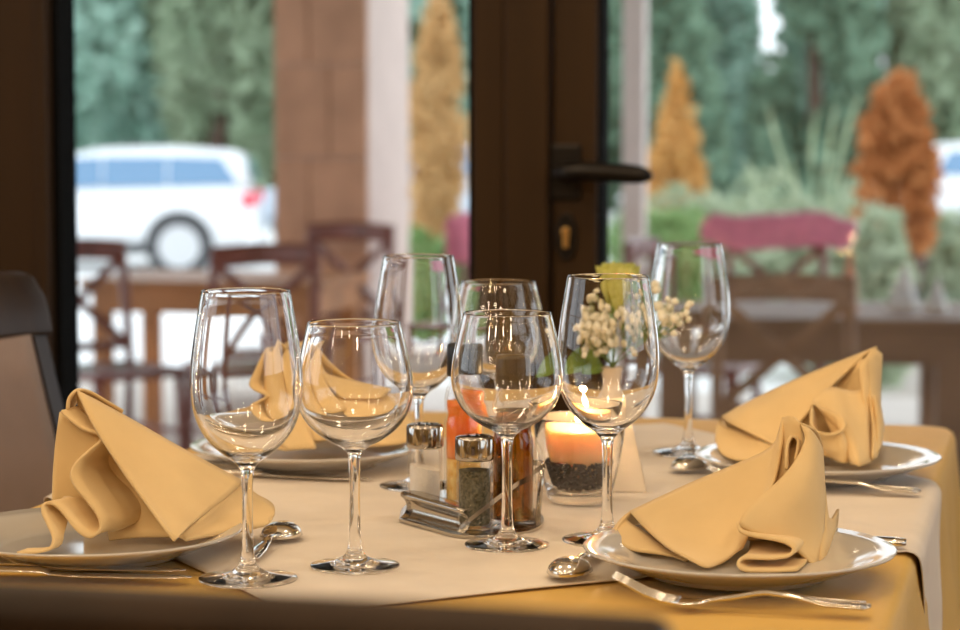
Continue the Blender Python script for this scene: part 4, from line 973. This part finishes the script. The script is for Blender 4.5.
# ---- cream tent card behind the candle
M_card = mat('cream_card', (.80, .68, .52), .8, var=.03, scale=30)
c1, c2 = T(534, 493), T(646, 494); mid = (c1 + c2) / 2; wv = (c2 - c1); dv = Vector((-wv.y, wv.x, 0)).normalized(); wv = wv.normalized(); hw = (c2 - c1).length / 2
tcard = empty('tent_card', (mid.x, mid.y, TZ2 - .0005), 0, 'blank cream tent card standing behind the candle glass', 'card')
for s in (0, 1):
    bm = bmesh.new(); b0 = dv * (.05 * s); tp = dv * .025 + Vector((0, 0, .072))
    pts = [b0 - wv * hw, b0 + wv * hw, tp + wv * (hw - .016), tp - wv * (hw - .016)]
    bm.faces.new([bm.verts.new(p) for p in pts]); o = finish('card_panel', bm, M_card, tcard); md = o.modifiers.new('t', 'SOLIDIFY'); md.thickness = .0008; md.offset = 0

# ---- bud vase with flowers
M_vase = mat('cream_ceramic', (.84, .70, .54), .3, var=.03, coat=.3)
VD = 2.50; vp = P(612.5, 380, VD); vb = Vector((vp.x, VD, TZ2 - .0005)); vt = P(612.5, 370, VD).z - vb.z
o = lathe('bud_vase', [(0, 0), (.016, 0), (.0195, .002), (.0235, .014), (.0230, .026), (.0170, .042), (.0118, .056), (.0110, .066), (.0125, vt - .008), (.0142, vt), (.0134, vt), (.0115, vt - .009), (.0098, .066), (.0105, .056), (.0150, .044), (0, .040)], M_vase, None, vb, 48, 70)
tag(o, 'small cream bud vase behind the candle and tall glass', 'vase')
M_stem = mat('green_stem', (.16, .26, .05), .6)
L_leaf = leafmat('rose_leaf_green', (.13, .24, .04), (.26, .40, .09), 30, .35)
L_bloom = leafmat('yellow_green_petal', (.60, .60, .12), (.85, .84, .36), 60, .35)
L_gyp = leafmat('cream_blossom', (.92, .86, .66), (.97, .94, .82), 80, .25)
top = Vector((0, 0, vt))
fl = empty('yellow_flower', (vb.x, vb.y, vb.z + .045), 0, 'yellow green ruffled flower rising above the tall glass rim', 'flower')
fc = P(618, 316, VD) - Vector((vb.x, vb.y, vb.z + .045))
tube('stem', catmull([(0, 0, -.002), (.001, 0, .05), (fc.x, fc.y, fc.z)], 10), .0016, M_stem, fl, 7)
rng = random.Random(8); hb = P(618, 262, VD).z - P(618, 316, VD).z
for k in range(15):                                   # each petal its own ruffled sheet
    ring_ = k // 5; a = k * 2.399; bm = bmesh.new(); rows = []
    for i in range(6):
        f = i / 5; rr = (.007 + .0130 * math.sin(f * 1.6) + .0015 * f) * (1 - .26 * ring_); pts = []
        for j in range(7):
            u = (j / 6 - .5); ww = (.35 + 1.35 * f ** .7) * u
            ruf = .0028 * f ** 2 * math.sin(j * 2.6 + k)
            pts.append(Vector((fc.x + (rr + ruf) * math.cos(a + ww), fc.y + (rr + ruf) * math.sin(a + ww), fc.z + hb * (f * (.98 - .05 * (ring_ == 0))) - .004 * f * (2 * u) ** 2 + ruf * .6)))
        rows.append(pts)
    sheet_bm(bm, rows, 10, 9); finish('petal', bm, L_bloom, fl, smooth=True)
lathe('calyx', [(0, -.004), (.003, -.003), (.0075, .004), (.0085, .010), (.007, .010), (0, .004)], M_stem, fl, (fc.x, fc.y, fc.z), 16)
def leaf(root, p0, p1, wd, up, nm='leaf'):
    p0, p1 = Vector(p0), Vector(p1); d = p1 - p0; sd = d.cross(Vector((0, -1, .25))).normalized(); bm = bmesh.new(); rows = []
    for i in range(9):
        f = i / 8; w_ = wd * math.sin(math.pi * min(1, f ** .8)) ** .8 + .0003; c = p0 + d * f + Vector((0, 0, up * math.sin(math.pi * f)))
        rows.append([c - sd * w_ + Vector((0, -.003, 0)), c + Vector((0, .002, 0)), c + sd * w_ + Vector((0, -.003, 0))])
    sheet_bm(bm, rows, 7, 12); finish(nm, bm, L_leaf, root, smooth=True)
fo = Vector((vb.x, vb.y, vb.z + .045))
def F3(px, py, dd=0.): return P(px, py, VD + dd) - fo
leaf(fl, F3(600, 372), F3(562, 352, -.02), .013, .004); leaf(fl, F3(603, 368), F3(576, 380, -.03), .010, .003)
leaf(fl, F3(585, 362, -.01), F3(541, 384, -.03), .014, .006)
def sprig(tips, label, seed, stemtop=None):
    rng = random.Random(seed); r = empty('baby_breath_sprig', (vb.x, vb.y, vb.z + .045), 0, label, 'flower', 'baby breath sprigs in the bud vase')
    bm = bmesh.new(); bb = bmesh.new(); hub = sum(tips, Vector()) / len(tips); hub = Vector((hub.x * .55, hub.y * .55, (vt - .045) + (hub.z - vt + .045) * .45))
    nk = Vector((hub.x * .06, hub.y * .06, vt - .045))
    tube_bm(bm, catmull([(nk.x * .3, nk.y * .3, 0), nk, hub], 8), .0007, 5)
    for t_ in tips:
        tube_bm(bm, catmull([hub, hub.lerp(t_, .5) + Vector((rng.uniform(-.004, .004), rng.uniform(-.004, .004), -.002)), t_], 6), .00045, 4)
        s = rng.uniform(.0032, .0048)
        M_ = Matrix.Translation(t_) @ Matrix.Rotation(rng.random() * 3, 4, (1, .3, .2))
        q = bmesh.ops.create_icosphere(bb, subdivisions=2, radius=s, matrix=M_)
        for v in q['verts']:
            d = (v.co - t_); v.co = t_ + d * (1 + .28 * math.sin(d.x * 2600 + d.z * 1900) * math.sin(d.y * 2300))
    finish('stem', bm, M_stem, r); o = finish('blossom', bb, L_gyp, r, smooth=True); o['kind'] = 'stuff'
def cl(cx, cy_, sx, sy, n, seed, dd=0.):
    rng = random.Random(seed); return [F3(cx + rng.gauss(0, sx), cy_ + rng.gauss(0, sy), dd + rng.gauss(0, .012)) for _ in range(n)]
sprig(cl(588, 328, 8, 9, 40, 1, -.02), 'baby breath sprig clustered at the left of the yellow flower', 1)
sprig(cl(606, 325, 9, 9, 46, 2, -.03), 'baby breath sprig in front of the yellow flower', 2)
sprig(cl(599, 342, 9, 7, 34, 3, -.03), 'baby breath sprig drooping low over the vase lip', 3)
sprig(cl(636, 325, 9, 14, 38, 4, -.01), 'baby breath sprig just right of the yellow flower', 4)
sprig(cl(668, 315, 9, 8, 36, 5, -.06), 'baby breath sprig reaching out before the rear right glass', 5)
sprig(cl(590, 305, 8, 10, 14, 6, .0), 'baby breath sprig standing high at the left of the flower', 6)
sprig(cl(652, 300, 7, 9, 12, 7, .01), 'baby breath sprig standing high at the right of the flower', 7)
